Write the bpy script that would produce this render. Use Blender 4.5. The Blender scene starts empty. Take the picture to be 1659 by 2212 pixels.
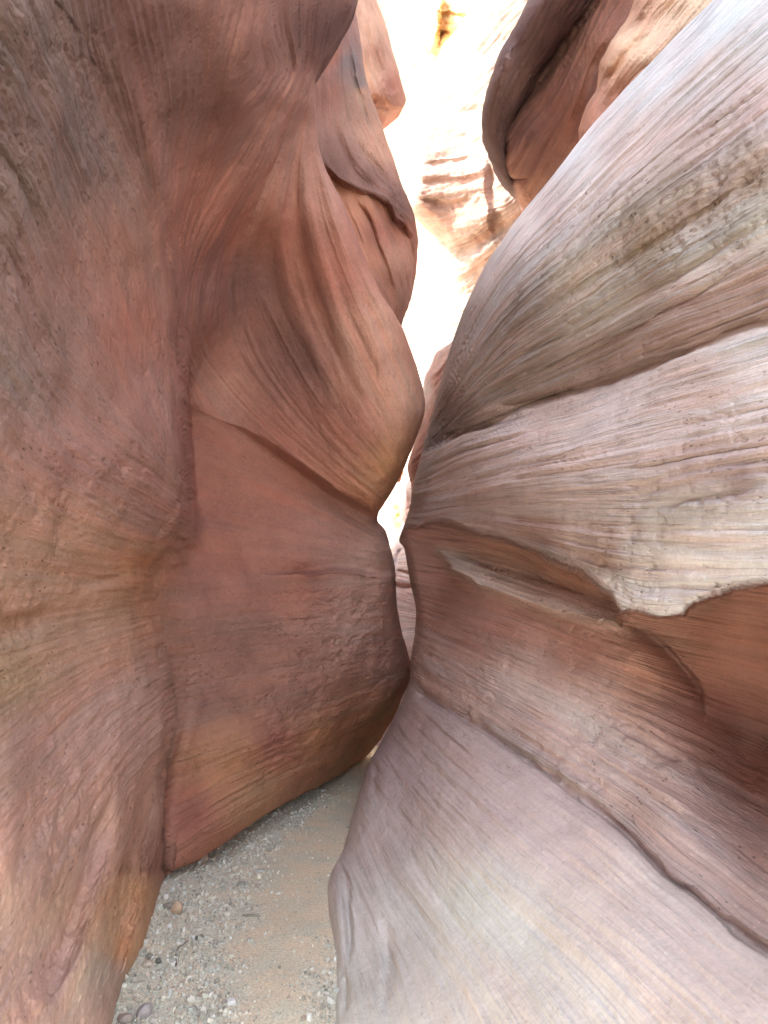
import bpy, math, random
import numpy as np
from mathutils import Vector, Matrix

random.seed(7); RNG = np.random.default_rng(7)
sc = bpy.context.scene
COL = sc.collection

# ------------------------------------------------------------------ camera
CAM_H = 1.5; PITCH = math.radians(5.0); F = 1640.0; CX, CY = 829.5, 1106.0
cam_d = bpy.data.cameras.new('camera'); cam = bpy.data.objects.new('camera', cam_d); COL.objects.link(cam)
cam_d.sensor_fit = 'VERTICAL'; cam_d.sensor_height = 24.0
cam_d.lens = 24.0 * F / 2212.0
cam_d.clip_start = 0.05; cam_d.clip_end = 500
cam.location = (0, 0, CAM_H); cam.rotation_euler = (math.radians(90) + PITCH, 0, 0)
sc.camera = cam

# ------------------------------------------------------------------ light
SUN_EL = math.radians(52); SUN_DIR = Vector((-0.62, 0.25, 0)).normalized()
sun_v = Vector((SUN_DIR.x * math.cos(SUN_EL), SUN_DIR.y * math.cos(SUN_EL), math.sin(SUN_EL)))
w = bpy.data.worlds.new('World'); sc.world = w; w.use_nodes = True
nt = w.node_tree; bg = nt.nodes['Background']
sky = nt.nodes.new('ShaderNodeTexSky'); sky.sky_type = 'NISHITA'; sky.sun_disc = False
sky.sun_elevation = SUN_EL; sky.sun_rotation = math.atan2(SUN_DIR.x, SUN_DIR.y)
sky.air_density = 1.0; sky.dust_density = 2.5
hs = nt.nodes.new('ShaderNodeHueSaturation'); hs.inputs['Saturation'].default_value = 0.40
nt.links.new(sky.outputs[0], hs.inputs['Color']); nt.links.new(hs.outputs[0], bg.inputs['Color'])
bg.inputs['Strength'].default_value = 0.15
sd = bpy.data.lights.new('sun', 'SUN'); sd.energy = 2.0; sd.angle = math.radians(0.53); sd.color = (1, .955, .89)
so = bpy.data.objects.new('sun', sd); COL.objects.link(so)
so.rotation_euler = sun_v.to_track_quat('Z', 'Y').to_euler(); so.location = (-6, 3, 14)
sc.view_settings.view_transform = 'Standard'; sc.view_settings.look = 'None'
sc.view_settings.gamma = 1.0; sc.view_settings.exposure = 3.02
sc.cycles.max_bounces = 12; sc.cycles.diffuse_bounces = 7; sc.cycles.glossy_bounces = 2
sc.cycles.use_denoising = True

# ------------------------------------------------------------------ maths
SP, CP = math.sin(PITCH), math.cos(PITCH)
def unproj(px, py, d):
    xc = (px - CX) / F; yc = (CY - py) / F
    return np.stack([xc * d, (CP - yc * SP) * d, CAM_H + (SP + yc * CP) * d], -1)
def floor_d(py):
    yc = (CY - py) / F
    return -CAM_H / (SP + yc * CP)
def on_floor(px, py, z=0.0):
    yc = (CY - py) / F
    d = -(CAM_H - z) / (SP + yc * CP)
    return Vector(unproj(np.float64(px), np.float64(py), d))

def smooth(x): x = np.clip(x, 0, 1); return x * x * (3 - 2 * x)

def tps(pts, vals, q, lam=1e-4):
    pts = np.asarray(pts, float) / 1000; q = np.asarray(q, float) / 1000; vals = np.asarray(vals, float)
    n = len(pts)
    def ker(r2): return 0.5 * r2 * np.log(r2 + 1e-12)
    K = ker(((pts[:, None] - pts[None]) ** 2).sum(-1)) + lam * np.eye(n)
    P = np.hstack([np.ones((n, 1)), pts])
    A = np.block([[K, P], [P.T, np.zeros((3, 3))]])
    sol = np.linalg.solve(A, np.concatenate([vals, np.zeros(3)]))
    out = np.empty(len(q))
    for i in range(0, len(q), 40000):
        c = q[i:i + 40000]
        out[i:i + 40000] = ker(((c[:, None] - pts[None]) ** 2).sum(-1)) @ sol[:n] + sol[n] + c @ sol[n + 1:]
    return out

def lattice(fn, q, step):
    """evaluate a smooth picture-plane field on a coarse lattice, cubic-interpolate at q"""
    x0, y0 = q.min(0) - 3 * step; nx = int((q[:, 0].max() - x0) / step) + 5; ny = int((q[:, 1].max() - y0) / step) + 5
    gx_, gy_ = np.meshgrid(x0 + np.arange(nx) * step, y0 + np.arange(ny) * step)
    G = fn(np.stack([gx_.ravel(), gy_.ravel()], -1)); G = G.reshape(ny, nx, -1)
    u = (q[:, 0] - x0) / step; v = (q[:, 1] - y0) / step; iu = np.floor(u).astype(int); iv = np.floor(v).astype(int); fu = u - iu; fv = v - iv
    def wts(t):   # uniform cubic B-spline: C2, so shading shows no lattice
        return [(1 - t) ** 3 / 6, (3 * t ** 3 - 6 * t ** 2 + 4) / 6, (-3 * t ** 3 + 3 * t ** 2 + 3 * t + 1) / 6, t ** 3 / 6]
    wu, wv = wts(fu), wts(fv); out = 0
    for a in range(4):
        for b in range(4): out = out + (wu[a] * wv[b])[:, None] * G[np.clip(iv + b - 1, 0, ny - 1), np.clip(iu + a - 1, 0, nx - 1)]
    return out[:, 0] if out.shape[1] == 1 else out

def pdist(poly, q):
    """unsigned distance, side (+ = right-hand side of travel in picture coordinates), position 0..1"""
    poly = np.asarray(poly, float); best = np.full(len(q), 1e18); side = np.zeros(len(q)); pos = np.zeros(len(q))
    seg = poly[1:] - poly[:-1]; ln = np.hypot(seg[:, 0], seg[:, 1]); cum = np.concatenate([[0], np.cumsum(ln)])
    for i in range(len(seg)):
        v = q - poly[i]; t = np.clip((v @ seg[i]) / ln[i] ** 2, 0, 1)
        dv = v - t[:, None] * seg[i]; d2 = (dv ** 2).sum(-1)
        cr = seg[i, 0] * v[:, 1] - seg[i, 1] * v[:, 0]
        m = d2 < best
        best[m] = d2[m]; side[m] = np.sign(cr[m]); pos[m] = ((cum[i] + t * ln[i]) / cum[-1])[m]
    return np.sqrt(best), side, pos

def inside(poly, q):
    poly = np.asarray(poly, float); r = np.zeros(len(q), bool); j = len(poly) - 1
    for i in range(len(poly)):
        xi, yi = poly[i]; xj, yj = poly[j]
        if yi != yj:
            r ^= ((yi > q[:, 1]) != (yj > q[:, 1])) & (q[:, 0] < (xj - xi) * (q[:, 1] - yi) / (yj - yi) + xi)
        j = i
    return r

_T = np.random.default_rng(11).uniform(-1, 1, (32 ** 3) * 2).astype(np.float32)
def vnoise(p, seed=0):
    """value noise on a 32^3 wrapped table, each seed reads it at another offset"""
    p = p.astype(np.float32) + np.float32(seed * 3.71); f = np.floor(p); t = p - f; f = f.astype(np.int32) & 31; g = (f + 1) & 31
    t = t * t * t * (t * (t * 6 - 15) + 10); tx, ty, tz = t[:, 0], t[:, 1], t[:, 2]
    x0, x1, y0, y1, z0_, z1 = f[:, 0], g[:, 0], f[:, 1] * 32, g[:, 1] * 32, f[:, 2] * 1024, g[:, 2] * 1024
    a = _T[x0 + y0 + z0_]; a += tx * (_T[x1 + y0 + z0_] - a); b = _T[x0 + y1 + z0_]; b += tx * (_T[x1 + y1 + z0_] - b); a += ty * (b - a)
    c = _T[x0 + y0 + z1]; c += tx * (_T[x1 + y0 + z1] - c); e = _T[x0 + y1 + z1]; e += tx * (_T[x1 + y1 + z1] - e); c += ty * (e - c)
    a += tz * (c - a); return a
def fbm(p, oct=4, seed=0, gain=.5):
    a = 1; r = 0; tot = 0
    for o in range(oct):
        r = r + a * vnoise(p * (2.03 ** o) + o * 17.3, seed + o); tot += a; a *= gain
    return r / tot

def interp(curve, y):
    c = np.asarray(sorted(curve, key=lambda t: t[1]), float)
    # monotone smooth: pre-subdivide with Catmull-Rom on a dense list
    return np.interp(y, c[:, 1], c[:, 0])
def cat(pts, n=8):
    pts = np.asarray(pts, float); P = np.vstack([2 * pts[0] - pts[1], pts, 2 * pts[-1] - pts[-2]]); out = []
    for i in range(1, len(P) - 2):
        for t in np.arange(n) / n:
            out.append(.5 * (2 * P[i] + (P[i + 1] - P[i - 1]) * t + (2 * P[i - 1] - 5 * P[i] + 4 * P[i + 1] - P[i + 2]) * t * t
                       + (3 * P[i] - P[i - 1] - 3 * P[i + 1] + P[i + 2]) * t ** 3))
    out.append(pts[-1]); return np.array(out)

# ------------------------------------------------------------------ materials
def mat_rock(name, band=.5, fine=.5, grain=1.0, bump=1.0, sat_shift=None, rough=.88, hue_amt=1.0, lines=1.0, mot=.45, zs=1.0, pitamt=1.0):
    m = bpy.data.materials.new(name); m.use_nodes = True; N = m.node_tree.nodes; Lk = m.node_tree.links
    bs = N['Principled BSDF']; bs.inputs['Roughness'].default_value = rough; bs.inputs['Specular IOR Level'].default_value = .25
    def nd(t, **k):
        n = N.new(t)
        for a, b in k.items(): setattr(n, a, b)
        return n
    def math_(op, a, b=None, c=None, clamp=False):
        n = nd('ShaderNodeMath', operation=op); n.use_clamp = clamp
        for i, v in enumerate((a, b, c)):
            if v is None: continue
            if isinstance(v, (int, float)): n.inputs[i].default_value = v
            else: Lk.new(v, n.inputs[i])
        return n.outputs[0]
    def noise(vec, scale, detail=4, rough=.55):
        n = nd('ShaderNodeTexNoise'); n.inputs['Scale'].default_value = scale; n.inputs['Detail'].default_value = detail
        n.inputs['Roughness'].default_value = rough; Lk.new(vec, n.inputs['Vector']); return n.outputs['Fac']
    def ramp(v, a, b, c=0., d=1.):
        n = nd('ShaderNodeMapRange'); n.interpolation_type = 'SMOOTHSTEP'
        Lk.new(v, n.inputs[0]); n.inputs[1].default_value = a; n.inputs[2].default_value = b
        n.inputs[3].default_value = c; n.inputs[4].default_value = d; return n.outputs[0]
    tc = nd('ShaderNodeTexCoord'); sep = nd('ShaderNodeSeparateXYZ'); Lk.new(tc.outputs['Object'], sep.inputs[0])
    st = nd('ShaderNodeAttribute', attribute_name='strata'); base = nd('ShaderNodeAttribute', attribute_name='base'); pit = nd('ShaderNodeAttribute', attribute_name='pits')
    wob = noise(tc.outputs['Object'], 2.2, 3)
    s_ = math_('ADD', st.outputs['Fac'], math_('MULTIPLY', wob, .012))
    def svec(a, b):
        c = nd('ShaderNodeCombineXYZ'); Lk.new(math_('MULTIPLY', sep.outputs[0], a), c.inputs[0]); Lk.new(math_('MULTIPLY', sep.outputs[1], a), c.inputs[1])
        Lk.new(math_('MULTIPLY', s_, b), c.inputs[2]); return c.outputs[0]
    big = noise(svec(.5, 7 * zs), 1, 5, .6)
    mid = noise(svec(.9, 28 * zs), 1, 3, .55)
    fin = noise(svec(1.8, 78 * zs), 1, 2, .5)
    hair = noise(svec(3.5, 165 * zs), 1, 1, .5)
    mott = noise(tc.outputs['Object'], 5, 6, .6)
    gr = noise(tc.outputs['Object'], 85, 1, .5)
    gr2 = noise(tc.outputs['Object'], 30, 3, .6)
    # albedo factor
    def centre(v, amt): return math_('MULTIPLY', math_('SUBTRACT', v, .5), amt)
    f = math_('ADD', centre(big, 1.0 * band), centre(mid, .9 * band))
    f = math_('ADD', f, centre(fin, .55 * fine)); f = math_('ADD', f, centre(hair, .35 * fine))
    f = math_('ADD', f, centre(mott, mot)); f = math_('ADD', f, centre(gr, .30 * grain)); f = math_('ADD', f, centre(gr2, .18 * grain))
    f = math_('ADD', f, 1.0)
    hue = nd('ShaderNodeMix', data_type='RGBA', blend_type='MULTIPLY'); hue.inputs[0].default_value = 1.0
    # layers drift in hue: redder / greyer beds
    cr = nd('ShaderNodeValToRGB'); e = cr.color_ramp.elements
    e[0].position = .33; e[0].color = (1 + .10 * hue_amt, 1 - .06 * hue_amt, 1 - .12 * hue_amt, 1); e[1].position = .68; e[1].color = (1 - .06 * hue_amt, 1 + .02 * hue_amt, 1 + .05 * hue_amt, 1)
    Lk.new(noise(svec(.8, 15 * zs), 1, 4, .6), cr.inputs[0])
    Lk.new(base.outputs['Color'], hue.inputs[6]); Lk.new(cr.outputs[0], hue.inputs[7])
    lam1 = ramp(math_('ABSOLUTE', math_('SUBTRACT', noise(svec(.5, 30 * zs), 1, 2, .5), .5)), .0, .026, 1., 0.)
    lam2 = ramp(math_('ABSOLUTE', math_('SUBTRACT', noise(svec(1.2, 75 * zs), 1, 1, .5), .5)), .0, .06, 1., 0.)
    lmask = ramp(noise(tc.outputs['Object'], 1.7, 3), .38, .62)
    lam = math_('MULTIPLY', math_('ADD', math_('MULTIPLY', lam1, .6), math_('MULTIPLY', lam2, .45)), math_('ADD', .35, math_('MULTIPLY', lmask, .65)))
    # pits: small elongated cavities along the bedding, only where "pits" says
    vor = nd('ShaderNodeTexVoronoi'); vor.inputs['Scale'].default_value = 1.0; Lk.new(svec(34, 125 * zs), vor.inputs['Vector'])
    vmask = noise(tc.outputs['Object'], 7, 3)
    vsel = nd('ShaderNodeSeparateColor'); Lk.new(vor.outputs['Color'], vsel.inputs[0])
    pm = math_('MULTIPLY', ramp(vor.outputs['Distance'], .38, .16), ramp(vsel.outputs[0], .80, .84))
    pm = math_('MULTIPLY', pm, ramp(vmask, .46, .6))
    pm = math_('MULTIPLY', pm, math_('MULTIPLY', math_('ADD', pit.outputs['Fac'], .05), 1.3 * pitamt), clamp=True)
    dk = nd('ShaderNodeMix', data_type='RGBA', blend_type='MULTIPLY'); dk.inputs[0].default_value = 1
    fcol = nd('ShaderNodeCombineColor')
    f2 = math_('MULTIPLY', math_('MULTIPLY', f, math_('SUBTRACT', 1.0, math_('MULTIPLY', pm, .5))), math_('SUBTRACT', 1.0, math_('MULTIPLY', lam, .42 * lines)))
    vg = math_('MULTIPLY', ramp(vor.outputs['Distance'], .34, .2), ramp(vsel.outputs[1], .87, .9))
    f2 = math_('MULTIPLY', f2, math_('ADD', 1.0, math_('MULTIPLY', math_('MULTIPLY', vg, math_('ADD', pit.outputs['Fac'], .2)), .28)))
    for i in range(3): Lk.new(f2, fcol.inputs[i])
    Lk.new(hue.outputs[2], dk.inputs[6]); Lk.new(fcol.outputs[0], dk.inputs[7]); Lk.new(dk.outputs[2], bs.inputs['Base Color'])
    # relief
    h = math_('ADD', math_('MULTIPLY', mid, .014 * (band / .5) ** 2), math_('MULTIPLY', fin, .005 * fine / .5))
    h = math_('ADD', h, math_('MULTIPLY', hair, .0012 * fine / .5))
    h = math_('ADD', h, math_('MULTIPLY', gr2, .010 * grain)); h = math_('ADD', h, math_('MULTIPLY', gr, .0012 * grain))
    h = math_('ADD', h, math_('MULTIPLY', math_('MULTIPLY', noise(svec(14, 60 * zs), 1, 6, .66), pit.outputs['Fac']), .022))
    h = math_('SUBTRACT', h, math_('MULTIPLY', pm, .012))
    h = math_('SUBTRACT', h, math_('MULTIPLY', lam, .005 * lines))
    bp = nd('ShaderNodeBump'); bp.inputs['Strength'].default_value = .75 * bump; bp.inputs['Distance'].default_value = 1.0
    Lk.new(h, bp.inputs['Height']); Lk.new(bp.outputs[0], bs.inputs['Normal'])
    return m

M_LEFT = mat_rock('red_sandstone', band=.30, fine=.10, grain=1.1, hue_amt=.7, lines=.14, mot=.75)
M_RIGHT = mat_rock('banded_sandstone', band=.5, fine=.28, grain=.8, hue_amt=.7, lines=1.0)
M_BASE = mat_rock('pale_smooth_sandstone', band=.14, fine=.12, grain=.9, hue_amt=.3, lines=.4)
M_FAR = mat_rock('far_sandstone', band=.5, fine=.4, grain=.4, zs=.35, pitamt=.3, lines=1.0)

# ------------------------------------------------------------------ sheets of rock
def attr_set(me, name, arr, typ='FLOAT'):
    a = me.attributes.new(name, typ, 'POINT')
    if typ == 'FLOAT': a.data.foreach_set('value', np.ascontiguousarray(arr, np.float32))
    else:
        c = np.ones((len(arr), 4), np.float32); c[:, :3] = arr; a.data.foreach_set('color', c.ravel())

def mesh_from(name, V, Q, attrs, mat, parent=None, normals=None):
    me = bpy.data.meshes.new(name)
    me.vertices.add(len(V)); me.vertices.foreach_set('co', np.ascontiguousarray(V, np.float32).ravel())
    me.loops.add(Q.size); me.loops.foreach_set('vertex_index', Q.ravel().astype(np.int32))
    me.polygons.add(len(Q)); me.polygons.foreach_set('loop_start', np.arange(0, Q.size, Q.shape[1], dtype=np.int32))
    me.polygons.foreach_set('loop_total', np.full(len(Q), Q.shape[1], np.int32))
    me.update(calc_edges=True); me.validate()
    for k, (a, t) in attrs.items(): attr_set(me, k, a, t)
    me.polygons.foreach_set('use_smooth', np.ones(len(me.polygons), bool))
    if normals is not None: me.normals_split_custom_set_from_vertices(normals.astype(np.float32))
    me.materials.append(mat)
    o = bpy.data.objects.new(name, me); COL.objects.link(o)
    if parent: o.parent = parent
    return o

def gauss_mix(pts, vals, q, sig):
    pts = np.asarray(pts, float); vals = np.asarray(vals, float); out = np.zeros((len(q), vals.shape[1]))
    for i in range(0, len(q), 40000):
        c = q[i:i + 40000]; d2 = ((c[:, None] - pts[None]) ** 2).sum(-1) / sig ** 2
        wg = 1 / (1e-3 + d2 + .5 * d2 * d2); out[i:i + 40000] = (wg @ vals) / wg.sum(1)[:, None]
    return out

def grid_normals(P):
    du = np.gradient(P, axis=1); dv = np.gradient(P, axis=0)
    n = np.cross(dv, du); n /= np.linalg.norm(n, axis=-1, keepdims=True) + 1e-12
    return n

def sheet(name, L, R, y0, y1, nr, nc, regions, feats=(), edges=(), mat=None, label='', cat_='rock wall',
          disp=(.012, .02, .006), ext=None, parts=True, sig=170, lamina=.001):
    """rows between two picture curves; depth, bedding and colour interpolated per region in inverse depth"""
    ys = np.linspace(y0, y1, nr); a = np.linspace(0, 1, nc)
    Lx = interp(cat(L), ys); Rx = interp(cat(R), ys)
    kk = np.exp(-.5 * (np.arange(-90, 91) / 32.) ** 2); kk /= kk.sum()
    Ls, Rs = (np.convolve(np.pad(v_, 90, 'edge'), kk, 'valid') for v_ in (Lx, Rx))   # inner columns run smoothly, outer ones meet the outline
    PX = Ls[:, None] + (Rs - Ls)[:, None] * a[None] + (Rx - Rs)[:, None] * smooth((a - .55) / .45)[None] ** 1.5 + (Lx - Ls)[:, None] * smooth((.45 - a) / .45)[None] ** 1.5; PY = np.repeat(ys[:, None], nc, 1)
    q = np.stack([PX.ravel(), PY.ravel()], -1)
    q3 = np.hstack([q / 1000, np.zeros((len(q), 1))])
    d = None; rid = np.zeros(len(q), int); LM = np.full(len(q), float(regions[0].get('lam', 1.0)))
    for k, r in enumerate(regions):
        ct = np.array(r['ctrl'], float)
        step = 6 if (q[:, 0].max() - q[:, 0].min()) < 600 else 10
        dk = 1 / np.clip(lattice(lambda g: tps(ct[:, :2], 1 / ct[:, 2], g), q, step), .01, 1.2)
        sp = []; sv = []
        for s, pl in r['strata']:
            for p in cat(pl, 3): sp.append(p); sv.append(s)
        sk = lattice(lambda g: tps(sp, sv, g, 2e-4), q, step)
        ck = lattice(lambda g: gauss_mix([c[:2] for c in r['col']], [c[2] for c in r['col']], g, r.get('sig', sig)), q, step)
        pk = lattice(lambda g: gauss_mix([c[:2] for c in r.get('pits', [(0, 0, .3)])], [[c[2]] for c in r.get('pits', [(0, 0, .3)])], g, sig)[:, 0], q, step)
        if d is None: d, S, C, PT = dk, sk, ck, pk; continue
        qq = q.copy()
        if r.get('warp'):
            wa, wf = r['warp']; qq[:, 0] += wa * fbm(q3 * wf, 4, 31 + k); qq[:, 1] += wa * fbm(q3 * wf + 9.1, 4, 41 + k)
        dist, _, _ = pdist(r['poly'] + [r['poly'][0]], qq); sd_ = np.where(inside(r['poly'], qq), dist, -dist)
        wd = r.get('w', 8)
        if isinstance(wd, list): wd = np.interp(q[:, 1], [a_[0] for a_ in wd], [a_[1] for a_ in wd])
        mk = smooth(sd_ / wd * .5 + .5)
        d = d * (1 - mk) + dk * mk; S = np.where(mk > .5, sk, S)
        cm = smooth(sd_ / np.maximum(r.get('cw', wd), wd) * .5 + .5)
        C = C * (1 - cm[:, None]) + ck * cm[:, None]; PT = PT * (1 - cm) + pk * cm; rid[mk > .5] = k; LM = LM * (1 - mk) + r.get('lam', 1.0) * mk
    WN = 5 * np.stack([fbm(q3 * 22, 3, 5), fbm(q3 * 22 + 4, 3, 6)], -1)
    for ft in feats:
        kind, pl = ft[0], cat(ft[1], 5)
        fq = q + WN * (ft[6] if len(ft) > 6 else 1)
        rng_ = 3.2 * max(ft[3], ft[4]) + 12 if kind == 'bump' else 5 * ft[4] + 12
        sel = np.nonzero((fq[:, 0] > pl[:, 0].min() - rng_) & (fq[:, 0] < pl[:, 0].max() + rng_) & (fq[:, 1] > pl[:, 1].min() - rng_) & (fq[:, 1] < pl[:, 1].max() + rng_))[0]
        if not len(sel): continue
        ds, sdv, ps = pdist(pl, fq[sel]); amp = ft[2]; tp = smooth(np.minimum(ps / .3, 1)) * smooth(np.minimum((1 - ps) / .3, 1))
        tp = np.where(tp < 1e-3, 0, tp)
        if ft[5:6] and ft[5] == 'notaper': tp = 1
        if kind == 'bump':
            wl, wr = ft[3], ft[4]; ww = np.where(sdv > 0, wr, wl); d[sel] += amp * np.exp(-(ds / ww) ** 2) * tp
        else:
            wd, reach = ft[3], ft[4]; sg = sdv * ds
            d[sel] += amp * (smooth(sg / wd * .5 + .5) - .5) * np.exp(-ds / reach) * tp
    EF = np.ones(len(q))
    for (pl, prof) in edges:
        pe = cat(pl, 6); pr = np.array(prof, float); wm = pr[:, 1].max()
        sel = np.nonzero((q[:, 0] > pe[:, 0].min() - wm) & (q[:, 0] < pe[:, 0].max() + wm))[0]
        ds, _, _ = pdist(pe, q[sel]); wpx = np.interp(q[sel, 1], pr[:, 0], pr[:, 1]); rd = np.interp(q[sel, 1], pr[:, 0], pr[:, 2]); EF[sel] = np.minimum(EF[sel], .12 + .88 * smooth(ds / 34)); t = 1 - np.clip(ds / wpx, 0, 1)
        d[sel] += rd * (1 - np.sqrt(np.clip(1 - t * t, 0, 1)))
    P = unproj(q[:, 0], q[:, 1], d).reshape(nr, nc, 3)
    # carved relief: beds weathered in and out, plus soft lumps
    n = grid_normals(P).reshape(-1, 3); p = P.reshape(-1, 3)
    to = np.array([0, 0, CAM_H]) - p; n *= np.sign((n * to).sum(-1))[:, None]
    ab, al, af = disp
    Sv = S + .012 * fbm(p * 1.3, 3, 77)
    beds = fbm(np.stack([p[:, 0] * .8, p[:, 1] * .8, Sv * 11], -1), 4, 3, .55)
    beds2 = fbm(np.stack([p[:, 0] * 2, p[:, 1] * 2, Sv * 55], -1), 3, 13, .6)
    lumps = fbm(p * 1.6, 4, 23)
    groove = 0
    for fq_, wd_, am_, sd2 in ((15, .10, 1.0, 201), (34, .16, .6, 211)):
        g1 = fbm(np.stack([p[:, 0] * .35, p[:, 1] * .35, Sv * fq_], -1), 2, sd2, .4); gm = smooth(.5 + 1.8 * fbm(np.stack([p[:, 0] * .9, p[:, 1] * .9, Sv * 4], -1), 2, sd2 + 5))
        groove = groove + am_ * gm * (np.exp(-(g1 / wd_) ** 2) - .55 * np.exp(-((g1 - wd_ * 1.9) / wd_) ** 2))
    dist_c = np.linalg.norm(to, axis=1)
    rough = fbm(np.stack([p[:, 0] * 8, p[:, 1] * 8, Sv * 17], -1) + 3 * p * [1, 1, 0], 4, 51, .62); rough = (rough - .5 * np.abs(rough)) * PT * smooth(.75 + 1.6 * fbm(p * 2.1, 3, 57))
    p = p + n * (ab * beds * EF + ab * .38 * beds2 * EF + al * lumps + af * rough * 2.2 * EF - EF * LM * lamina * groove * np.clip(dist_c / 2.5, .7, 2.5))[:, None]
    P = p.reshape(nr, nc, 3); S2 = S.reshape(nr, nc); C2 = np.clip(C, .02, .9).reshape(nr, nc, 3); T2 = PT.reshape(nr, nc); R2 = rid.reshape(nr, nc)
    # the rock goes on past every border: world-space continuations
    def addcols(P, S2, C2, T2, R2, offs, right):
        e = P[:, -1:] if right else P[:, :1]; add = np.concatenate([e + np.array(o)[None, None] for o in offs], 1)
        lum = fbm(add.reshape(-1, 3) * .9, 3, 61).reshape(add.shape[:2]); add[..., 0] += .12 * lum * np.linspace(.2, 1, len(offs))[None]
        k = len(offs); ee = lambda A: np.repeat(A[:, -1:] if right else A[:, :1], k, 1)
        sx = ee(S2) ; cc = ee(C2); tt = ee(T2); rr = ee(R2)
        if right: return tuple(np.concatenate(x, 1) for x in ((P, add), (S2, sx), (C2, cc), (T2, tt), (R2, rr)))
        return tuple(np.concatenate((b[:, ::-1], a_), 1) for a_, b in ((P, add), (S2, sx), (C2, cc), (T2, tt), (R2, rr)))
    def addrows(P, S2, C2, T2, R2, offs):
        add = np.concatenate([P[:1] + np.array(o)[None, None] for o in offs], 0)[::-1]
        lum = fbm(add.reshape(-1, 3) * .7, 3, 62).reshape(add.shape[:2]); add[..., 0] += .25 * lum * np.linspace(1, .1, len(offs))[:, None]
        k = len(offs); ee = lambda A: np.repeat(A[:1], k, 0)
        sx = ee(S2) + np.array([o[2] for o in offs])[::-1][:, None] * .7
        return tuple(np.concatenate(x, 0) for x in ((add, P), (sx, S2), (ee(C2), C2), (ee(T2), T2), (ee(R2), R2)))
    ext = ext or {}
    A = (P, S2, C2, T2, R2)
    if 'right' in ext: A = addcols(*A, ext['right'], True)
    if 'left' in ext: A = addcols(*A, ext['left'], False)
    if 'top' in ext: A = addrows(*A, ext['top'])
    P, S2, C2, T2, R2 = A
    H, W = P.shape[:2]; n = grid_normals(P); to = np.array([0, 0, CAM_H]) - P[H // 2, W // 2]
    flip = (n[H // 2, W // 2] * to).sum() < 0
    if flip: n = -n
    idx = np.arange(H * W).reshape(H, W)
    Q = np.stack([idx[:-1, :-1], idx[:-1, 1:], idx[1:, 1:], idx[1:, :-1]], -1).reshape(-1, 4)
    if not flip: pass
    # winding that agrees with n
    v = P.reshape(-1, 3); a_, b_, c_ = v[Q[len(Q) // 2, 0]], v[Q[len(Q) // 2, 1]], v[Q[len(Q) // 2, 2]]
    mid = Q[len(Q) // 2]; nf = np.cross(b_ - a_, c_ - a_)
    if (nf * n.reshape(-1, 3)[mid[0]]).sum() < 0: Q = Q[:, ::-1]
    nn = n.reshape(-1, 3); sv = S2.ravel(); cv = C2.reshape(-1, 3); tv = T2.ravel(); rv = R2.ravel()
    names = [r.get('part') for r in regions]
    def put(o):
        o['label'] = label; o['category'] = cat_; o['kind'] = 'thing'
    if parts and any(names):
        root = bpy.data.objects.new(name, None); COL.objects.link(root); put(root)
        fr = np.array([names.index(names[k]) for k in range(len(names))])[rv[Q[:, 0]]]
        for k in sorted(set(fr.tolist())):
            qk = Q[fr == k]
            if not len(qk): continue
            used, inv = np.unique(qk, return_inverse=True)
            o = mesh_from(names[k], v[used], inv.reshape(-1, 4), {'strata': (sv[used], 'FLOAT'), 'pits': (tv[used], 'FLOAT'), 'base': (cv[used], 'FLOAT_COLOR')},
                          regions[k].get('mat', mat), root, nn[used])
            if regions[k].get('label'): o['label'] = regions[k]['label']
        return root
    o = mesh_from(name, v, Q, {'strata': (sv, 'FLOAT'), 'pits': (tv, 'FLOAT'), 'base': (cv, 'FLOAT_COLOR')}, mat, None, nn)
    put(o); return o

# palettes (rock colours; the left wall's own controls also carry painted shade)
RED = (.325, .140, .102); MAUVE = (.345, .188, .152); ORANGE = (.42, .215, .115); DARK = (.26, .145, .115); GREYM = (.30, .21, .175)
LAV = (.62, .54, .52); PALE = (.72, .69, .68); WHITE = (.80, .81, .81); BROWN = (.40, .33, .28); TAN = (.46, .39, .31)

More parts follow.
